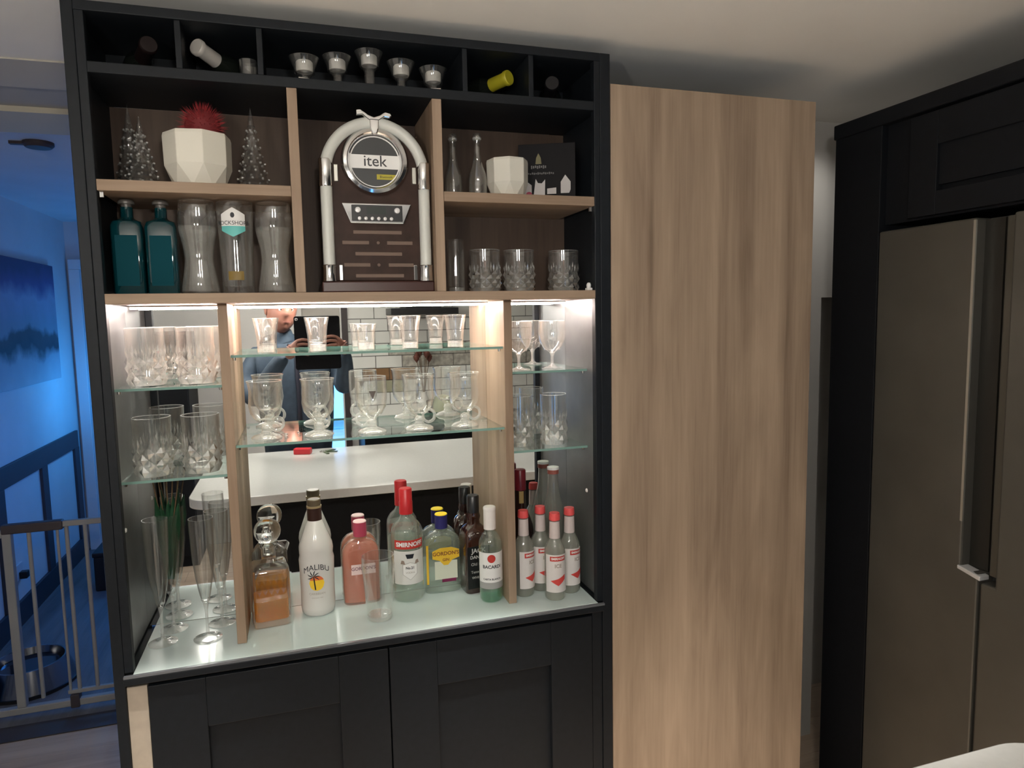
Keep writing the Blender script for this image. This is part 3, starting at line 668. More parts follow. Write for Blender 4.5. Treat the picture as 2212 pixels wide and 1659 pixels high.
on_cyl(strips([(-.009, 0), (.009, 0), (.012, .012), (-.012, .012)], 6), .0444, .124, -PI/2, 'crown', ink, e)
for s_ in (-1, 1): on_cyl(strips([(s_*.013, 0), (s_*.026, .002), (s_*.024, .012), (s_*.014, .010)], 4), .0443, .108, -PI/2, 'emblem_wing', mat('print_tan', (.3, .22, .18), .5), e)
on_cyl(text_verts('No.21', .0095, .0003), .0445, .098, -PI/2, 'lettering', ink, e); on_cyl(text_verts('VODKA', .007), .0445, .085, -PI/2, 'lettering', mat('print_grey2', (.35, .3, .26), .5), e)
# dark square whiskey bottle
e = tag(empty('whiskey_bottle', (.868, .200, ZW), .12), 'dark square whiskey bottle with black label and black cap', 'bottle')
wg = mat('whiskey_dark_glass', (.030, .009, .005), .08, spec=.6, coat=.6)
def sq(w_, z, p=5.0): return flask_ring(w_, w_, z, 40, p)
MB().loft([sq(.034, 0), sq(.036, .005), sq(.036, .155), sq(.034, .170, 4), sq(.027, .182, 3), sq(.0185, .190, 2), sq(.0175, .20, 2), sq(.0200, .212, 2), sq(.0165, .225, 2), sq(.0145, .235, 2)]).build('body', wg, e, smooth=True)
MB().lathe([(.0140, .205), (.0172, .205), (.0172, .268), (.0150, .271), (0, .271)], 28).build('cap', mat('cap_black', (.012, .012, .013), .25), e, smooth=True)
on_flat(rect_grid(.066, .120), -.0364, 0, .075, 'label', mat('label_black', (.010, .010, .011), .4), e)
pw = mat('print_white', (.55, .54, .52), .5)
on_flat(text_verts('JACK', .018, .0004), -.0367, 0, .122, 'lettering', pw, e); on_flat(text_verts("DANIEL'S", .0125, .0003), -.0367, 0, .104, 'lettering', pw, e)
on_flat(text_verts('Old No.7', .012), -.0367, 0, .084, 'lettering', pw, e); on_flat(text_verts('Tennessee', .011), -.0367, 0, .062, 'lettering', pw, e); on_flat(text_verts('WHISKEY', .010), -.0367, 0, .046, 'lettering', pw, e)
on_flat(text_verts('Jack Daniel', .011, .0002), -.0340, 0, .167, 'lettering', pw, e)
on_cyl(rect_grid(.030, .028, 8), .0208, .205, -PI/2, 'neck_label', mat('label_amber', (.22, .09, .02), .4), e) if False else None
# white rum bottle (small)
e = cyl_bottle('small_rum_bottle', (.893, .116, ZW), [(.028, 0), (.031, .005), (.032, .012), (.032, .155), (.0305, .165), (.022, .182), (.0145, .192), (.0140, .205)], thin_glass('green_tint_glass', (.95, .985, .965), 1.4, .03, .10, (.62, .72, .66)), 'small clear rum bottle with white cap in front of the right oak divider')
MB().lathe([(0, .006), (.029, .006), (.029, .16), (0, .16)], 32).build('liquid', liq_clear, e, smooth=True)
MB().lathe([(.0138, .197), (.0166, .197), (.0166, .250), (.0172, .2505), (.0172, .256), (.0155, .258), (0, .258)], 32).build('cap', mat('cap_white', (.74, .70, .68), .4), e, smooth=True)
on_cyl(rect_grid(.088, .082, 20), .0323, .098, -PI/2-.10, 'label', white_m, e)
on_cyl(rect_grid(.088, .018, 20), .0323, .048, -PI/2-.10, 'label_band', mat('label_silver', (.34, .34, .33), .4), e)
MB().lathe([(0, .002), (.0275, .002), (.0295, .006), (.0295, .030), (0, .032)], 32).build('thick_base', thin_glass('green_base', (.45, .85, .66), 1.2, .03, .22, (.15, .5, .33)), e, smooth=True)
on_cyl(disc_flat(.0112, 24), .0326, .123, -PI/2-.18, 'red_disc', redlab, e)
on_cyl(text_verts('BACARDI', .0125, .0003), .0326, .100, -PI/2-.15, 'lettering', ink, e); on_cyl(text_verts('CARTA BLANCA', .0068, .0002), .0326, .066, -PI/2-.15, 'lettering', ink, e)
# small iced vodka bottles
icecap = mat('cap_coral', (.72, .09, .09), .4); necklab = mat('neck_label', (.62, .54, .52), .5); icewhite = mat('ice_label', (.72, .68, .66), .5)
mist = thin_glass('misty_drink', (.90, .91, .87), 1.0, .05, .34, (.74, .75, .68))
def ice(x, y, rz, label):
    e = cyl_bottle('small_vodka_bottle', (x, y, ZW), [(.025, 0), (.0280, .004), (.0288, .012), (.0288, .128), (.0270, .142), (.019, .158), (.0145, .168), (.0130, .200), (.0130, .222)], mist, label, rz, 'small iced vodka bottles in the right corner')
    MB().lathe([(.0128, .216), (.0152, .218), (.0146, .232), (.0135, .237), (0, .2375)], 24, mod=lambda a, z: 1+.03*math.cos(21*a)).build('crown_cap', icecap, e, smooth=True)
    MB().lathe([(.0136, .170), (.0148, .168), (.0138, .214), (.0132, .214)], 28, closed=True).build('neck_label', necklab, e, smooth=True)
    on_cyl(rect_grid(.074, .104, 16), .0291, .076, -PI/2, 'label', icewhite, e)
    on_cyl(rect_grid(.046, .013, 10), .0293, .117, -PI/2, 'label_band', redlab, e); on_cyl(text_verts('SMIRNOFF', .0085, .0003), .0295, .117, -PI/2, 'lettering', white_m, e)
    on_cyl(text_verts('ICE', .014, .0004), .0294, .097, -PI/2, 'lettering', mat('print_grey2', (.35, .3, .26), .5), e)
    on_cyl(strips([(-.022, .0), (0, -.014), (.022, .002), (.022, .016), (.0, .006)], 10), .0294, .056, -PI/2, 'red_swoosh', mat('label_coral', (.66, .07, .06), .5), e)
ice(.989, .118, .55, 'small red-capped vodka bottle beside the right oak divider, label turned right')
ice(1.046, .140, .25, 'small red-capped vodka bottle at the back, between two others')
ice(1.061, .066, -.05, 'small red-capped vodka bottle standing foremost in the right corner')
ice(1.117, .098, .45, 'small red-capped vodka bottle nearest the right side panel')
# burgundy-capped dark bottle
e = cyl_bottle('dark_spirit_bottle', (1.010, .205, ZW), [(.034, 0), (.037, .006), (.037, .15), (.034, .172), (.026, .195), (.018, .215), (.0145, .24), (.0140, .29)], mat('dark_bottle_glass', (.018, .006, .005), .07, spec=.6, coat=.5), 'dark bottle with burgundy cap and gold neck strip behind the small bottles')
MB().lathe([(.0142, .272), (.0168, .272), (.0164, .328), (.0145, .331), (0, .331)], 28).build('cap', mat('cap_burgundy', (.15, .012, .02), .3), e, smooth=True)
on_cyl(rect_grid(.014, .052, 6), .0152, .244, -PI/2-.1, 'neck_strip', mat('gold_label', (.42, .30, .12), .4, .3), e)
on_cyl(rect_grid(.060, .055, 14), .0375, .09, -PI/2, 'label', mat('label_cream', (.45, .38, .25), .5), e)
# tall clear bottle with white cap
e = cyl_bottle('tall_clear_bottle', (1.112, .208, ZW), [(.034, 0), (.037, .006), (.037, .165), (.034, .19), (.024, .225), (.0165, .262), (.0145, .30), (.0145, .318)], thin_glass('smoke_glass', (.85, .85, .82), 1.4, .03, .22, (.62, .61, .56)), 'tall clear glass bottle with white and red cap by the right side panel')
MB().lathe([(.0145, .310), (.0168, .310), (.0168, .322), (.0145, .322)], 28, closed=True).build('cap_collar', mat('cap_collar_red', (.30, .09, .07), .4), e, smooth=True)
MB().lathe([(0, .322), (.0172, .322), (.0172, .329), (0, .331)], 28).build('cap', white_m, e, smooth=True)
# whisky decanter
e = empty('whisky_decanter', (.324, .178, ZW), .10)
def sqr(w_, z, p=8.0): return flask_ring(w_, w_, z, 48, p)
MB().loft([sqr(.045, 0), sqr(.047, .003), sqr(.047, .135), sqr(.045, .146), sqr(.038, .153), sqr(.022, .158, 3), sqr(.0175, .165, 2), sqr(.0175, .19, 2), sqr(.021, .194, 2), sqr(.021, .198, 2)]).build('body', thin_glass('decanter_glass', (.97, .975, .96), 2.0, .03, .02, (.9, .88, .84)), e, smooth=True)
whm = mat('whisky', (.80, .30, .04), .03, trans=1.0, ior=1.33); 
liqw = thin_glass('whisky_liquid', (.97, .60, .10), .5, .05, .50, (.72, .335, .012))
MB().loft([sqr(.0405, .016), sqr(.041, .02), sqr(.041, .066), sqr(.0405, .067)]).build('whisky', liqw, e, smooth=True)
MB().loft([sqr(.0440, .002), sqr(.0445, .004), sqr(.0445, .014), sqr(.0425, .0155)]).build('thick_base', crystal, e, smooth=True)
mb = MB()
for i in range(5):
    for j in range(2):
        a0, b0 = -.036+.0144*i, .084+.026*j
        mb.loft([[(a0+.001, -.0472, b0+.013), (a0+.0072, -.0472, b0+.001), (a0+.0134, -.0472, b0+.013), (a0+.0072, -.0472, b0+.025)], [(a0+.0062, -.0482, b0+.013), (a0+.0072, -.0482, b0+.011), (a0+.0082, -.0482, b0+.013), (a0+.0072, -.0482, b0+.015)]])
mb.build('cut_diamonds', glass, e)
MB().lathe([(0, .176), (.013, .176), (.0145, .199), (.012, .203)]+[(.033*math.sin(a), .236-.033*math.cos(a)) for a in [.38+(PI-.38)*i/14 for i in range(14)]]+[(0, .269)], 32).build('ball_stopper', cut, e, smooth=25)
tag(e, 'square glass decanter with ball stopper holding amber whisky', 'decanter')

# teal gin bottles on the main shelf
tg = mat('teal_glass', (.002, .040, .050), .07, spec=.6, coat=.4, trans=.25, ior=1.45)
def teal_bottle(x, label):
    e = empty('teal_gin_bottle', (x, .10, ZM+.0005))
    MB().loft([flask_ring(.031, .027, 0, p=6), flask_ring(.0325, .029, .004, p=6), flask_ring(.0325, .029, .148, p=6), flask_ring(.029, .026, .160, p=4), flask_ring(.016, .016, .166, p=2.4), flask_ring(.0125, .0125, .170, p=2), flask_ring(.0125, .0125, .192, p=2)]).build('body', tg, e, smooth=True)
    MB().lathe([(0, .186), (.0105, .186), (.0105, .198), (.0168, .199), (.0168, .204), (.013, .208), (0, .208)], 28).build('stopper', mat('stopper_grey', (.14, .13, .12), .35, .3), e, smooth=True)
    on_flat(rect_grid(.044, .11), -.0292, 0, .074, 'label', mat('teal_label', (.003, .05, .066), .7, spec=.1), e)
    tag(e, label, 'bottle', 'teal bottles on the main oak shelf')
teal_bottle(.073, 'dark teal square bottle nearest the left side panel on the main shelf')
teal_bottle(.141, 'dark teal square bottle beside the frosted beer glass on the main shelf')

# ================================================================== upper shelves
ZU = 1.9853
tree_g = thin_glass('tree_glass', (.86, .86, .85), 1.5, .06, .06, (.7, .7, .7))
def glass_tree(x, y, h, r, label, z=ZU):
    e = empty('glass_tree', (x, y, z))
    prof = [(0, 0), (r*.95, 0)]; n = 9
    for i in range(n):
        z0 = h*(.02+.86*i/n); rr = r*(1-i/n*.93)
        prof += [(rr, z0), (rr*1.04, z0+h*.018), (rr*.80, z0+h*.085)]
    prof += [(r*.06, h*.93), (0, h)]
    MB().lathe(prof, 40, mod=lambda a, zz: 1+.05*math.cos(10*a+zz*90)).build('tree_body', tree_g, e, smooth=30)
    mb = MB()
    for i in range(n-1):
        z0 = h*(.03+.86*i/n); rr = r*(1-i/n*.93)*1.03; k = max(5, 9-i//2)
        for j in range(k):
            a = 2*PI*j/k+i*.5; s_ = .0032
            mb.lathe([(0, -s_), (s_*.8, -s_*.5), (s_*.8, s_*.5), (0, s_)], 6, (rr*math.cos(a), rr*math.sin(a), z0+.004))
    mb.build('glass_beads', crystal, e, smooth=True)
    tag(e, label, 'ornament', 'glass tree ornaments')
glass_tree(.070, .195, .205, .036, 'taller clear glass tree ornament at the back by the left side panel')
glass_tree(.112, .085, .152, .035, 'shorter clear glass tree ornament in front by the left side panel')
glass_tree(.341, .105, .192, .037, 'clear glass tree ornament beside the left upper oak divider')
potm = mat('white_ceramic', (.72, .69, .60), .45)
def faceted_pot(x, y, r, h, rz, label):
    e = empty('faceted_pot', (x, y, ZU), rz); n = 8
    def ring(rr, z, off=0.0): return [(rr*math.cos(2*PI*(i+off)/n), rr*math.sin(2*PI*(i+off)/n), z) for i in range(n)]
    mb = MB(); rings = [ring(r*.74, 0, .5), ring(r*.985, h*.40), ring(r, h*.93), ring(r*.97, h), ring(r*.90, h*.99), ring(r*.72, h*.72)]
    for q in rings: mb.v += q
    f = mb.f; f.append(tuple(reversed(range(n))))
    for i in range(n):
        j = (i+1) % n
        f.append((i, n+j, n+i)); f.append((i, j, n+j))
        for k in (1, 2, 3, 4): f.append((k*n+i, k*n+j, (k+1)*n+j, (k+1)*n+i))
    f.append(tuple(5*n+i for i in range(n)))
    mb.build('pot', potm, e, bevel=.0015)
    return tag(e, label, 'plant pot')
faceted_pot(.227, .090, .072, .118, .25, 'large faceted white pot holding the red plant')
faceted_pot(.955, .095, .054, .100, .6, 'small faceted white pot beside the black gift box')
rp_ = empty('red_plant', (.240, .092, ZU+.103)); rdm = mat('red_bristle', (.34, .035, .04), .7, noise=.4, nscale=80)
mb = MB()
for i in range(420):
    a = random.random()*2*PI; ph = math.acos(1-random.random()*1.25); L = .046+random.random()*.012
    d = Vector((math.sin(ph)*math.cos(a), math.sin(ph)*math.sin(a), math.cos(ph)))
    c = Vector((0, 0, .036)); q = d.orthogonal().normalized()*.0022; q2 = d.cross(q)
    b0 = len(mb.v); mb.v += [tuple(c+d*.012+q), tuple(c+d*.012-q*.5+q2*.8), tuple(c+d*.012-q*.5-q2*.8), tuple(c+d*L)]
    mb.f += [(b0, b0+1, b0+3), (b0+1, b0+2, b0+3), (b0+2, b0, b0+3)]
o = mb.build('bristles', rdm, rp_); o['kind'] = 'stuff'
MB().lathe([(0, 0), (.02, .002), (.034, .016), (.0385, .036), (.034, .055), (.02, .069), (0, .073)], 24).build('core', mat('red_core', (.18, .02, .022), .8), rp_, smooth=True)
tag(rp_, 'dark red bristly ball plant in the large white pot', 'plant')
def carafe(x, y, label):
    e = empty('glass_bottle', (x, y, ZU))
    MB().lathe(vessel([(.021, 0), (.023, .004), (.023, .045), (.021, .062), (.013, .085), (.0085, .110), (.0080, .140), (.0105, .146), (.0105, .158), (.0085, .162)], .0018, .006), 32).build('body', bottle_dim, e, smooth=True)
    MB().lathe([(.0106, .146), (.0118, .147), (.0118, .151), (.0106, .152)], 24, closed=True).build('lip', crystal, e, smooth=True)
    tag(e, label, 'glass bottle', 'small empty glass bottles on the upper right shelf')
carafe(.818, .115, 'small empty glass bottle beside the right upper oak divider')
carafe(.876, .095, 'small empty glass bottle beside the small white pot')
# black gift box
gb = empty('gift_box', (1.078, .130, ZU), -.42)
B(-.075, .075, -.022, .022, 0, .152).build('carton', mat('carton_black', (.007, .006, .007), .6, spec=.2), gb, bevel=.001)
gp = mat('carton_print', (.50, .47, .46), .5); gg = mat('carton_gold', (.16, .14, .06), .5); gt = mat('carton_text', (.14, .135, .13), .5)
on_flat(poly_flat([(-.008, -.012), (.008, -.012), (.006, .004), (0, .016), (-.006, .004)]), -.0223, -.022, .112, 'printed_emblem', gg, gb)
for k in range(8): B(-.042+.0052*k, -.0385+.0052*k, -.0226, -.0222, .088+.0012*(k % 3), .0965-.001*(k % 2)).build('printed_mark', gt, gb)
for k in range(15): B(-.055+.005*k, -.0518+.005*k, -.0226, -.0222, .073+.001*(k % 2), .0788-.0008*(k % 3)).build('printed_mark', gt, gb)
for (cx, P) in ((-.050, [(-.011, -.022), (.009, -.022), (.009, .004), (-.006, .016)]), (-.020, [(-.016, -.024), (.014, -.024), (.015, .018), (.006, .008), (-.004, .009), (-.010, .020)]), (.012, [(-.012, -.020), (.012, -.020), (.012, -.004), (-.012, -.006)]), (.048, [(-.012, -.019), (.010, -.019), (.014, -.010), (.014, .010), (.0, .028), (-.012, .010)])):
    on_flat(poly_flat(P), -.0224, cx, .042, 'printed_picture', gp, gb)
on_flat(disc_flat(.006, 12, 0, 0, 1.3), -.0225, -.048, .0235, 'printed_picture', mat('carton_pink', (.40, .05, .10), .5), gb)
tag(gb, 'black gift carton with white printed shapes on the upper right shelf', 'box')

# tealight holder in the wine row
ZR = 2.2193
th = empty('tealight_holder', (.610, .040, ZR)); dimglass = thin_glass('smoky_cup', (.90, .90, .89), 1.6, .04, .07, (.5, .5, .5))
pts = [(-.16+.02*i, .012-.024*((-.16+.02*i)/.16)**2, .004) for i in range(17)]
mb = MB(); mb.loft([[(x, y-.016, 0), (x, y+.016, 0), (x, y+.016, .005), (x, y-.016, .005)] for x, y, z in pts]); mb.build('curved_base', chrome, th, bevel=.001)
wax = mat('tealight_white', (.84, .82, .78), .5); flm = mat('tealight_tip', (.45, .44, .42), .4)
for x, h in ((-.146, .012), (-.073, .026), (0, .044), (.073, .026), (.146, .012)):
    y = .012-.024*(x/.16)**2
    if h > .01: MB().tube([(x, y, .004), (x, y, h+.003)], .012 if h > .03 else .010, 16).build('stem', dimglass, th, smooth=True)
    c = MB().lathe(vessel([(.014, 0), (.016, .002), (.026, .024), (.033, .040)], .002, .006), 32).build('glass_cup', dimglass, th, smooth=True, loc=(x, y, h))
    tl = MB().lathe([(0, .010), (.0178, .010), (.0185, .012), (.0185, .030), (.016, .033), (0, .033)], 28).build('tealight', wax, th, smooth=True, loc=(x, y, h))
    MB().lathe([(.004, .033), (.0045, .036), (.002, .042), (0, .047)], 12).build('flame_tip', flm, tl, smooth=True)
tag(th, 'five-cup tealight holder rising to the middle in the wine row', 'candle holder')
# wine bottles lying in the rack
def rack_bottle(base, neck, glassm, foil, label, Lf=.085):
    e = empty('wine_bottle', base)
    d = Vector(neck)-Vector(base); L = d.length; e.rotation_mode = 'QUATERNION'; e.rotation_quaternion = Vector((0, 0, 1)).rotation_difference(d)
    MB().lathe([(0, 0), (.027, 0), (.030, .004), (.030, L*.42), (.027, L*.50), (.017, L*.62), (.0140, L*.68), (.0140, L*.985), (0, L*.985)], 32).build('body', glassm, e, smooth=True)
    MB().lathe([(.0142, L-Lf), (.0168, L-Lf), (.0160, L*.93), (.0185, L*.935), (.0185, L*.985), (.0165, L), (0, L)], 28).build('neck_foil', foil, e, smooth=True)
    tag(e, label, 'wine bottle', 'wine bottles in the top rack')
darkg = mat('wine_glass_dark', (.008, .010, .008), .08, coat=.4)
rack_bottle((.333, .195, 2.258), (.238, .070, 2.290), darkg, mat('foil_white', (.50, .47, .43), .5), 'wine bottle with white neck foil lying in the second rack slot', .080)
rack_bottle((.868, .195, 2.262), (.955, .062, 2.280), darkg, mat('foil_yellow', (.42, .37, .02), .4), 'wine bottle with yellow neck foil lying in the rack')
rack_bottle((.085, .205, 2.2515), (.150, .040, 2.275), darkg, mat('foil_dark', (.008, .003, .003), .5), 'dark wine bottle lying in the leftmost rack slot')
rack_bottle((1.110, .205, 2.2515), (1.060, .040, 2.268), darkg, mat('foil_black', (.005, .004, .005), .5), 'dark wine bottle lying in the rightmost rack slot')
jr = empty('candle_jar', (.345, .045, ZR)); MB().lathe(vessel([(.017, 0), (.018, .003), (.018, .036), (.0185, .040)], .002, .006), 28).build('jar', dimglass, jr, smooth=True)
tag(jr, 'small smoky glass jar beside the white-foiled wine bottle', 'jar')

# ================================================================== jukebox
jk = empty('jukebox_radio', (.6135, .045, ZM+.0005))
walnut = mat('walnut', (.036, .018, .013), .5, spec=.22, noise=.35, nscale=25); slotm = mat('slot_brown', (.17, .115, .09), .7); tubem = mat('tube_white', (.60, .61, .57), .35)
hwid = .122; zs_ = .275
def arch(r, zc, z0, n=20): return [(r, z0)]+[(r*math.cos(PI*i/n), zc+r*math.sin(PI*i/n)*1.02) for i in range(n+1)]+[(-r, z0)]
MB().prism(arch(hwid, zs_, .026), .0, .165).build('cabinet', walnut, jk, smooth=True, bevel=.003)
B(-.132, .132, -.012, .168, 0, .0258).build('plinth', mat('plinth_red', (.05, .015, .011), .35), jk, bevel=.003)
# arched tubes
rt = .1135; tr_ = .0135; yt = -.006
def arc(a0, a1, n=16): return [(rt*math.cos(a0+(a1-a0)*i/n), yt, zs_+rt*1.02*math.sin(a0+(a1-a0)*i/n)) for i in range(n+1)]
MB().tube(arc(.20, PI/2-.06), tr_, 14).build('arch_tube', tubem, jk, smooth=True); MB().tube(arc(PI-.20, PI/2+.06), tr_, 14).build('arch_tube', tubem, jk, smooth=True)
for s_ in (-1, 1):
    MB().tube([(s_*rt, yt, .062), (s_*rt, yt, zs_-.03)], tr_, 14).build('side_tube', tubem, jk, smooth=True)
    MB().lathe([(.0148, -.033), (.0155, -.030), (.0142, 0), (.0155, .026), (.0148, .029)], 20, (s_*rt, yt, zs_)).build('collar', chrome, jk, smooth=True)
    MB().lathe([(0, 0), (.0165, 0), (.016, .006), (.0150, .03), (.016, .036), (.0145, .038), (0, .038)], 20, (s_*rt, yt, .026)).build('tube_foot', chrome, jk, smooth=True)
    B(s_*rt-s_*.026-.004, s_*rt-s_*.026+.004, -.008, .001, .028, .064).build('foot_clip', chrome, jk, bevel=.001)
    B(s_*rt-s_*.023-.0045, s_*rt-s_*.023+.0045, -.010, .001, zs_-.020, zs_+.018).build('side_clip', steel_edge, jk, bevel=.001)
# dial
DZ = .303
mb = MB(); prof = [(.0575, -.004), (.060, -.014), (.066, -.019), (.073, -.017), (.0785, -.008), (.0785, .0), (.0575, .0)]
n = 48
for i in range(n):
    a = 2*PI*i/n
    for r, y in prof: mb.v.append((r*math.cos(a), y, DZ+r*math.sin(a)))
k = len(prof)
for i in range(n):
    for j in range(k): mb.f.append((i*k+j, ((i+1) % n)*k+j, ((i+1) % n)*k+(j+1) % k, i*k+(j+1) % k))
mb.build('dial_ring', chrome, jk, smooth=True)
dial = on_flat(disc_flat(.059, 40), -.0045, 0, DZ, 'dial_disc', mat('dial_slate', (.045, .047, .048), .35), jk)
wband = [(x, y) for x, y in [(.0585*math.cos(a), .0585*math.sin(a)) for a in [-.27+.54*i/8 for i in range(9)]]]; wband += [(-x, -y) for x, y in wband]
on_flat(poly_flat(wband), -.0050, 0, DZ, 'dial_band', white_m, dial)
on_flat(text_verts('itek', .036, .0002), -.0053, .0, DZ+.001, 'lettering', mat('print_dark', (.05, .05, .055), .5), dial)
on_flat(poly_flat([(.003, -.040), (.0415, -.040), (.0485, -.028), (.003, -.028)]), -.0051, 0, DZ, 'yellow_tag', mat('tag_yellow', (.42, .36, .03), .5), dial)
on_flat(text_verts('Bluetooth', .0075), -.0054, .025, DZ-.034, 'lettering', ink, dial)
mb = MB()
for i in range(40):
    a = 2*PI*i/40
    for r, y in ((.0560, -.0052), (.0585, -.0052)): mb.v.append((r*math.cos(a), y, DZ+r*math.sin(a)))
for i in range(40): mb.f.append((2*i, 2*i+1, (2*i+3) % 80, (2*i+2) % 80))
mb.build('dial_edge', white_m, dial)
# radio panel
MB().prism([(-.081, .206), (.081, .206), (.062, .160), (-.062, .160)], -.014, 0).build('radio_fascia', chrome, jk, bevel=.002)
pn = B(-.059, .059, -.0155, -.013, .165, .202).build('radio_panel', black_m, jk, bevel=.001)
B(-.025, .020, -.0163, -.0150, .181, .198).build('display', mat('lcd_grey', (.035, .042, .038), .2), pn)
def knob(x, z, r, m): 
    o = MB().lathe([(0, 0), (r, 0), (r*.9, .006), (0, .007)], 20).build('knob', m, jk, smooth=True, loc=(x, -.0155, z)); o.rotation_euler = (PI/2, 0, 0)
kn = mat('knob_silver', (.66, .65, .64), .35, .2)
for x in (-.045, .046): knob(x, .190, .0068, kn)
for i in range(6): knob(-.042+.0148*i, .1705, .0042, kn)
# speaker slots
for z, segs in ((.141, ((-.056, .058),)), (.1165, ((-.082, -.020), (.022, .083))), (.0905, ((-.053, .057),)), (.0645, ((-.080, -.019), (.024, .084))), (.039, ((-.054, .060),))):
    for a, b_ in segs: B(a, b_, -.0012, .0015, z-.0042, z+.0042).build('speaker_slot', slotm, jk, bevel=.001)
for z in (.1165, .0645): MB().lathe([(0, 0), (.004, 0), (.0035, .002), (0, .002)], 14).build('badge_dot', slotm, jk, loc=(.001, -.0002, z)).rotation_euler = (PI/2, 0, 0)
# chrome bow at the top
zt = zs_+rt*1.02
bow = [(-.040, .030), (-.030, .031), (-.014, .019), (.0, .014), (.014, .019), (.026, .028), (.037, .026), (.041, .019), (.036, .014), (.024, .016), (.012, .008), (0, .004), (-.012, .007), (-.026, .018), (-.040, .016)]
MB().prism([(x, zt+z-.004) for x, z in bow], -.020, -.006).build('chrome_bow', chrome, jk, bevel=.002)
MB().prism([(-.011, zt+.006), (.011, zt+.006), (.010, zt-.016), (.006, zt-.028), (-.006, zt-.028), (-.010, zt-.016)], -.022, 0).build('chrome_drop', chrome, jk, smooth=True, bevel=.003)
tag(jk, 'brown retro jukebox radio with white arched tubes and round dial', 'jukebox')

# ================================================================== what the mirror shows: the rear of the kitchen
tw = mat('tile_white', (.66, .66, .62), .14, spec=.6); tdk = mat('tile_grout_dark', (.08, .075, .07), .9); tbr = mat('tile_brown', (.20, .11, .05), .3); tgr = mat('tile_grey', (.42, .40, .35), .3, noise=.35, nscale=30); tol = mat('tile_olive', (.30, .29, .20), .3)
tback = B(.80, 2.62, -3.41, -3.400, .90, 2.10).build('grout_bed', tdk, rear)
tme = {}
def tile(x, z, wd, m):
    o = B(0, wd-.006, -.0085, .0085, 0, .092).build('tile', m, rear, loc=(x, -3.3998, z)) if (wd, m) not in tme else None
    if o: tme[(wd, m)] = o
    else:
        o = tme[(wd, m)].copy(); COL.objects.link(o); o.location = (x, -3.3998, z)
for r in range(12):
    z = .902+r*.098; x = .80-(.105 if r % 2 else 0)
    while x < 2.60:
        a = max(x, .80); wd = round(min(x+.21, 2.62)-a, 4); m = tw
        if wd > .03:
            if r == 3 and .90 < a < 1.15: m = tbr
            elif r == 2 and .95 < a < 1.2: m = tol
            elif r in (4, 5) and a > 1.05: m = tgr
            tile(a, z, wd, m)
        x += .21
B(.755, .80, -3.44, -3.36, 0, 2.15).build('door_jamb', mat('jamb_dark', (.035, .025, .025), .5), rear)
wn = struct(empty('window_1', (0, 0, 0)), 'glazed door with dusk-blue light behind the photographer', 'window')
wf = mat('window_frame_white', (.62, .60, .57), .5)
for a, b_, c, d in ((.742, .7545, 0, 2.1), (.02, .46, 0, 2.1)): B(a, b_, -3.41, -3.37, c, d).build('window_frame', wf, wn, bevel=.003)
for z0, z1 in ((0, .12), (1.30, 1.42), (2.02, 2.1)): B(.46, .742, -3.41, -3.37, z0, z1).build('window_frame', wf, wn, bevel=.003)
B(.46, .742, -3.405, -3.395, .12, 1.30).build('window_pane', mat('dusk_pane', (.1, .2, .3), .1, emit=(.12, .42, .95), estr=1.6), wn)
B(.46, .742, -3.405, -3.395, 1.42, 2.02).build('blind', mat('blind_cloth', (.45, .42, .38), .8), wn)
rc = tag(empty('rear_counter', (0, 0, 0)), 'pale rear worktop over dark cupboards along the tiled wall', 'counter')
B(.84, 2.0, -3.388, -2.80, .86, .90).build('worktop', isl_m, rc, bevel=.003)
for i in range(2): B(.85+.57*i, 1.415+.57*i, -3.38, -2.84, .10, .8595).build('cupboard', navy_dark, rc, bevel=.002)
B(.86, 1.99, -3.38, -2.9, 0, .0995).build('plinth', navy_dark, rc)
su = tag(empty('dark_sideboard', (0, 0, 0)), 'dark tall sideboard at the rear left of the kitchen', 'sideboard')
B(-1.14, -.30, -3.40, -2.95, .0, 1.62).build('carcass', navy_dark, su, bevel=.003)
for i in range(2): B(-1.135+.42*i, -.725+.42*i, -2.9498, -2.93, .08, 1.60).build('door', navy_dark, su, bevel=.002)
hd = tag(empty('cooker_hood', (0, 0, 0)), 'black cooker hood on the rear tiled wall', 'hood')
B(1.10, 1.62, -3.388, -3.08, 1.71, 1.76).build('canopy', black_m, hd, bevel=.003); B(1.22, 1.50, -3.388, -3.15, 1.7602, 2.36).build('chimney', black_m, hd, bevel=.003)
kt = tag(empty('kettle', (1.48, -3.12, .9003)), 'pale green kettle on the rear worktop', 'kettle'); ktm = mat('kettle_sage', (.38, .40, .28), .3)
MB().lathe([(0, 0), (.075, 0), (.08, .01), (.072, .12), (.058, .17), (.02, .185), (0, .187)], 28).build('body', ktm, kt, smooth=True)
MB().tube([(-.07, 0, .15), (-.12, 0, .14), (-.125, 0, .07), (-.08, 0, .04)], .009, 8).build('handle', black_m, kt, smooth=True)
MB().tube([(.065, 0, .10), (.11, 0, .155)], [.016, .008], 10).build('spout', ktm, kt, smooth=True)
dv = tag(empty('dried_spray', (1.36, -3.25, .9003)), 'vase of dried brown leaves on the rear worktop', 'vase')
MB().lathe([(0, 0), (.035, 0), (.05, .05), (.045, .12), (.022, .18), (.025, .20), (.02, .20), (0, .02)], 24).build('vase', mat('vase_white', (.6, .58, .54), .4), dv, smooth=True)
for i in range(6):
    a = i*1.05; tx, ty = .05*math.cos(a), .04*math.sin(a)
    MB().tube([(0, 0, .15), (tx*.5, ty*.5, .33), (tx, ty, .45+.03*(i % 3))], .003, 6).build('twig', stm, dv, smooth=True)
    MB().lathe([(0, -.04), (.022, -.012), (.026, .01), (0, .05)], 8, (tx, ty, .47+.03*(i % 3))).build('dry_leaf', mat('dry_leaf', (.10, .03, .018), .7), dv)
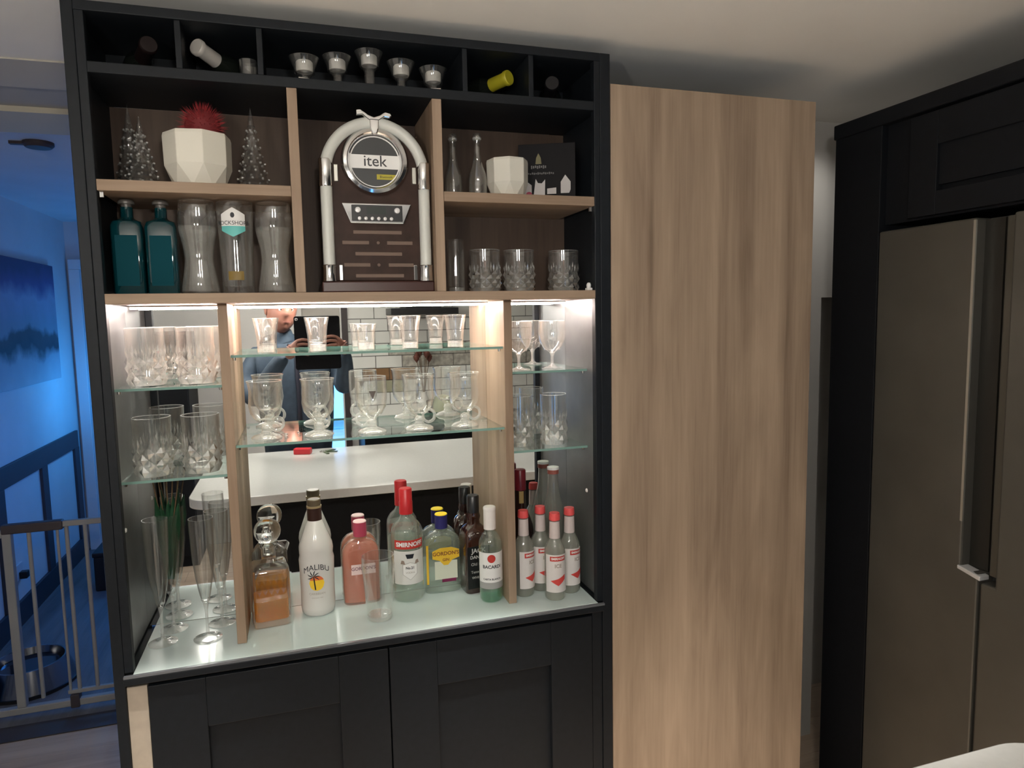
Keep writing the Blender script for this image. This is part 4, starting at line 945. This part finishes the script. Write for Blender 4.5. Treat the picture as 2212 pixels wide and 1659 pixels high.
# red toy-like packet and keys on the island
rk = tag(empty('red_packet', (.42, -1.70, .9655), .3), 'small red packet lying on the island worktop', 'packet'); B(-.045, .045, -.02, .02, 0, .032).build('pouch', mat('packet_red', (.55, .03, .04), .4), rk, bevel=.004); B(-.045, .045, -.022, -.0201, .006, .026).build('flap', mat('packet_red', (.55, .03, .04), .4), rk)
ky = tag(empty('key_bunch', (.53, -1.71, .9655), .1), 'bunch of dark keys on the island beside the red packet', 'keys')
MB().tube([(.02*math.cos(2*PI*i/16), .02*math.sin(2*PI*i/16), .003) for i in range(17)], .0018, 6, cap=False).build('ring', chrome, ky, smooth=True)
for a in (.2, 1.2, -.7): o = B(.015, .075, -.008, .008, .001, .006).build('key', mat('key_green', (.10, .13, .08), .35, .3), ky, bevel=.001); o.rotation_euler = (0, 0, a)

# unseen globe lamps added to brighten the ceiling and cabinet fronts
opal = mat('opal_globe', (.9, .88, .84), .4, emit=(1.0, .95, .875), estr=FILL_GLOBE_E)
for x, l in ((-.10, 'added opal globe fill lamp over the island, nearer the hall'), (.50, 'added opal globe fill lamp over the island, nearer the fridge')):
    e = empty('added_fill_lamp', (x, -1.72, 1.89))
    MB().lathe([(0, -.055)]+[(.055*math.sin(a), -.055*math.cos(a)) for a in [PI*k/16 for k in range(1, 16)]]+[(0, .055)], 28).build('globe', opal, e, smooth=True)
    MB().tube([(0, 0, .054), (0, 0, CEIL-1.89-.02)], .004, 8).build('cord', black_m, e, smooth=True)
    MB().lathe([(0, 0), (.05, 0), (.05, .018), (0, .0195)], 24, (0, 0, CEIL-1.89-.02)).build('ceiling_rose', chrome, e, smooth=True)
    tag(e, l, 'pendant lamp', 'added fill lamps over the island')

# ================================================================== the photographer, seen in the mirror
pe = tag(empty('person', (.0, .0, .0)), 'person in a blue jacket holding up a tablet, seen in the mirror', 'person')
def skin_mesh(name, pts, edges, radii, m, parent, root=0, sub=2):
    me = bpy.data.meshes.new(name); me.from_pydata(pts, edges, []); me.update()
    o = bpy.data.objects.new(name, me); COL.objects.link(o); o.parent = parent
    me.materials.append(m)
    md = o.modifiers.new('skin', 'SKIN'); md.use_smooth_shade = True
    for i, r in enumerate(radii):
        sv = me.skin_vertices[0].data[i]; sv.radius = r if isinstance(r, tuple) else (r, r); sv.use_root = (i == root)
    sb = o.modifiers.new('sub', 'SUBSURF'); sb.levels = sub; sb.render_levels = sub
    return o
jacket = mat('jacket_blue', (.024, .040, .062), .7, noise=.15, nscale=30); skinm = mat('skin', (.20, .085, .06), .55); hairm = mat('hair_dark', (.03, .022, .018), .6); trous = mat('trousers', (.02, .022, .03), .8)
PX, PY = .335, -2.02
TC = PX+.065
body_pts = [(TC, PY, .98), (TC, PY, 1.15), (TC, PY, 1.32), (TC-.01, PY+.01, 1.45), (PX+.02, PY+.015, 1.55), (PX+.005, PY+.02, 1.60), (PX, PY+.03, 1.645),
    (TC-.19, PY, 1.47), (TC-.27, PY+.04, 1.33), (TC-.21, PY+.15, 1.25), (TC-.11, PY+.27, 1.42), (TC-.045, PY+.315, 1.505),
    (TC+.19, PY, 1.47), (TC+.27, PY+.04, 1.34), (TC+.27, PY+.15, 1.29), (TC+.265, PY+.27, 1.45), (TC+.262, PY+.315, 1.52),
    (TC-.10, PY, .90), (TC-.11, PY+.01, .50), (TC-.11, PY-.01, .10), (TC-.11, PY+.10, .045), (TC+.10, PY, .90), (TC+.11, PY+.01, .50), (TC+.11, PY-.01, .10), (TC+.11, PY+.10, .045)]
body_edges = [(0, 1), (1, 2), (2, 3), (3, 4), (4, 5), (5, 6), (3, 7), (7, 8), (8, 9), (9, 10), (10, 11), (3, 12), (12, 13), (13, 14), (14, 15), (15, 16), (0, 17), (17, 18), (18, 19), (19, 20), (0, 21), (21, 22), (22, 23), (23, 24)]
body_rad = [(.22, .13), (.225, .13), (.24, .13), (.19, .11), (.075, .075), (.058, .06), (.055, .06), .085, .07, .06, .047, .037, .085, .07, .06, .047, .037, .10, .07, .05, .04, .10, .07, .05, .04]
bd = skin_mesh('body', body_pts, body_edges, body_rad, jacket, pe)
# head: shaped profile, turned a little towards the tablet
hp = empty('head_pivot', (0, 0, 0)); bpy.data.objects.remove(hp)
def head_mesh():
    mb = MB(); n = 28; rows = 22; H = .235
    for i in range(rows+1):
        t = i/rows; z = -.118+H*t
        prof_w = .078*math.sin(PI*min(1, .12+.88*(.5+.5*math.sin(PI*(t-.5)))*.98+.0))**.5 if False else None
        wv = .079*(1-abs((t-.60)/.62)**2.6)**.5 if abs((t-.60)/.62) < 1 else .01
        if t < .25: wv *= .78+.88*t
        dv_ = .098*(1-abs((t-.58)/.60)**2.8)**.5 if abs((t-.58)/.60) < 1 else .01
        for j in range(n):
            a = 2*PI*j/n; x = wv*math.sin(a); y = dv_*math.cos(a)
            fr_ = max(0, math.cos(a))
            if fr_ > .0:
                cx_ = abs(math.sin(a))
                nose = math.exp(-(cx_/.16)**2)*(.028*max(0, 1-abs((t-.46)/.11)) + .012*max(0, 1-abs((t-.56)/.10)))
                eye = -.010*math.exp(-((cx_-.36)/.14)**2)*max(0, 1-abs((t-.56)/.05))
                brow = .005*max(0, 1-abs((t-.63)/.05))*math.exp(-(cx_/.6)**2)
                lip = .007*math.exp(-(cx_/.25)**2)*(max(0, 1-abs((t-.30)/.025))+max(0, 1-abs((t-.255)/.025)))
                chin = .010*math.exp(-(cx_/.3)**2)*max(0, 1-abs((t-.12)/.09))
                y += nose+eye+brow+lip+chin
            mb.v.append((x, y, z))
    for i in range(rows):
        for j in range(n): mb.f.append((i*n+j, i*n+(j+1) % n, (i+1)*n+(j+1) % n, (i+1)*n+j))
    mb.f.append(tuple(range(n))); mb.f.append(tuple(rows*n+j for j in range(n)))
    return mb
HZ = 1.735
hd_ = head_mesh().build('head', skinm, pe, smooth=80, loc=(PX+.005, PY+.055, HZ)); hd_.rotation_euler = (-.05, .04, -.35)
for s_ in (-1, 1):
    MB().lathe([(0, -.030), (.010, -.022), (.014, 0), (.016, .015), (.008, .028), (0, .030)], 12).build('ear', skinm, hd_, smooth=True, loc=(s_*.078, -.005, .005))
    MB().lathe([(0, -.011), (.008, -.008), (.011, 0), (.008, .008), (0, .011)], 12).build('eye', mat('eye_white', (.6, .58, .55), .2), hd_, smooth=True, loc=(s_*.031, .080, .0145))
    MB().lathe([(0, -.005), (.004, -.003), (.005, 0), (.004, .003), (0, .005)], 10).build('iris', mat('iris', (.03, .02, .015), .2), hd_, smooth=True, loc=(s_*.031, .0885, .0145))
    B(-.017, .017, -.003, .004, -.003, .003).build('eyebrow', hairm, hd_, bevel=.002, loc=(s_*.031, .091, .034))
B(-.022, .022, -.002, .003, -.0012, .0012).build('mouth', mat('lips', (.20, .07, .06), .5), hd_, loc=(0, .0955, -.0535))
mb = MB(); n = 24
for i in range(9):
    ph = (PI*.52)*i/8
    for j in range(n):
        a = 2*PI*j/n; fr_ = max(0, math.cos(a))
        pz = math.cos(ph); rr = math.sin(ph)
        lift = .55*fr_*max(0, 1-pz)
        mb.v.append((.0835*rr*math.sin(a), -.004+.103*rr*math.cos(a)*(1-.10*fr_), .022+.102*(pz+lift)))
for i in range(8):
    for j in range(n): mb.f.append((i*n+j, i*n+(j+1) % n, (i+1)*n+(j+1) % n, (i+1)*n+j))
mb.build('hair', hairm, hd_, smooth=80)
# collar and open front of the jacket
MB().tube([(PX+.10*math.cos(a), PY+.025+.085*math.sin(a), 1.565-.03*math.sin(a)) for a in [PI*.62+2*PI*.88*i/20*1.0 for i in range(21)]], .019, 10).build('collar', mat('collar_dark', (.03, .035, .05), .7), pe, smooth=True)
MB().tube([(TC+.01, PY+.10, 1.50), (TC+.012, PY+.125, 1.38), (TC+.015, PY+.130, 1.2), (TC+.015, PY+.128, 1.0)], .012, 8).build('jacket_zip', mat('zip_dark', (.015, .015, .025), .5), pe, smooth=True)
# hands: palm and five fingers, one skinned mesh each
TX0, TX1, TZ0, TZ1, TY = .406, .640, 1.424, 1.706, -1.650
def hand(name, wrist, side):
    P = [wrist]; E = []; Rr = [(.024, .030)]
    s_ = side
    px, py, pz = wrist
    kn_ = []
    P.append((px+s_*.030, py+.020, pz+.035)); E.append((0, 1)); Rr.append((.022, .034))
    P.append((px+s_*.048, py+.030, pz+.060)); E.append((1, 2)); Rr.append((.018, .032))
    for k, (dz, L) in enumerate(((.032, .070), (.012, .080), (-.009, .076), (-.030, .060))):
        b0 = len(P)
        P.append((px+s_*.058, py+.036, pz+.060+dz)); E.append((2, b0)); Rr.append(.0105)
        P.append((px+s_*(.058+L*.40), py+.046, pz+.060+dz*1.15+.002)); E.append((b0, b0+1)); Rr.append(.0092)
        P.append((px+s_*(.058+L*.75), py+.040, pz+.056+dz*1.2)); E.append((b0+1, b0+2)); Rr.append(.0085)
        P.append((px+s_*(.058+L), py+.033, pz+.052+dz*1.2)); E.append((b0+2, b0+3)); Rr.append(.0072)
    b0 = len(P)
    P.append((px+s_*.040, py-.008, pz+.045)); E.append((1, b0)); Rr.append(.0125)
    P.append((px+s_*.062, py-.012, pz+.068)); E.append((b0, b0+1)); Rr.append(.0105)
    P.append((px+s_*.080, py-.010, pz+.085)); E.append((b0+1, b0+2)); Rr.append(.0085)
    return skin_mesh(name, P, E, Rr, skinm, pe, 0, 2)
hand('hand', (PX+.025, TY-.035, 1.485), 1)
hand('hand', (PX+.345, TY-.035, 1.500), -1)
tb = empty('tablet', (0, 0, 0)); MB().loft([[(x, TY-.009, z) for x, z in rrect(TX0, TX1, TZ0, TZ1, .012, 5)], [(x, TY, z) for x, z in rrect(TX0, TX1, TZ0, TZ1, .012, 5)]]).build('folio_case', mat('case_black', (.004, .004, .005), .6, spec=.1), tb, bevel=.002)
B(TX0+.012, TX1-.012, TY-.0105, TY-.0091, TZ0+.012, TZ1-.012).build('screen', mat('screen_dim', (.02, .02, .025), .1), tb)
MB().lathe([(.005, 0), (.007, 0), (.007, .0015), (.005, .0015)], 20, closed=True).build('lens_ring', chrome, tb, loc=(.4195, TY, 1.6898)).rotation_euler = (-PI/2, 0, 0)
tag(tb, 'black tablet held up by the person in the mirror', 'tablet')
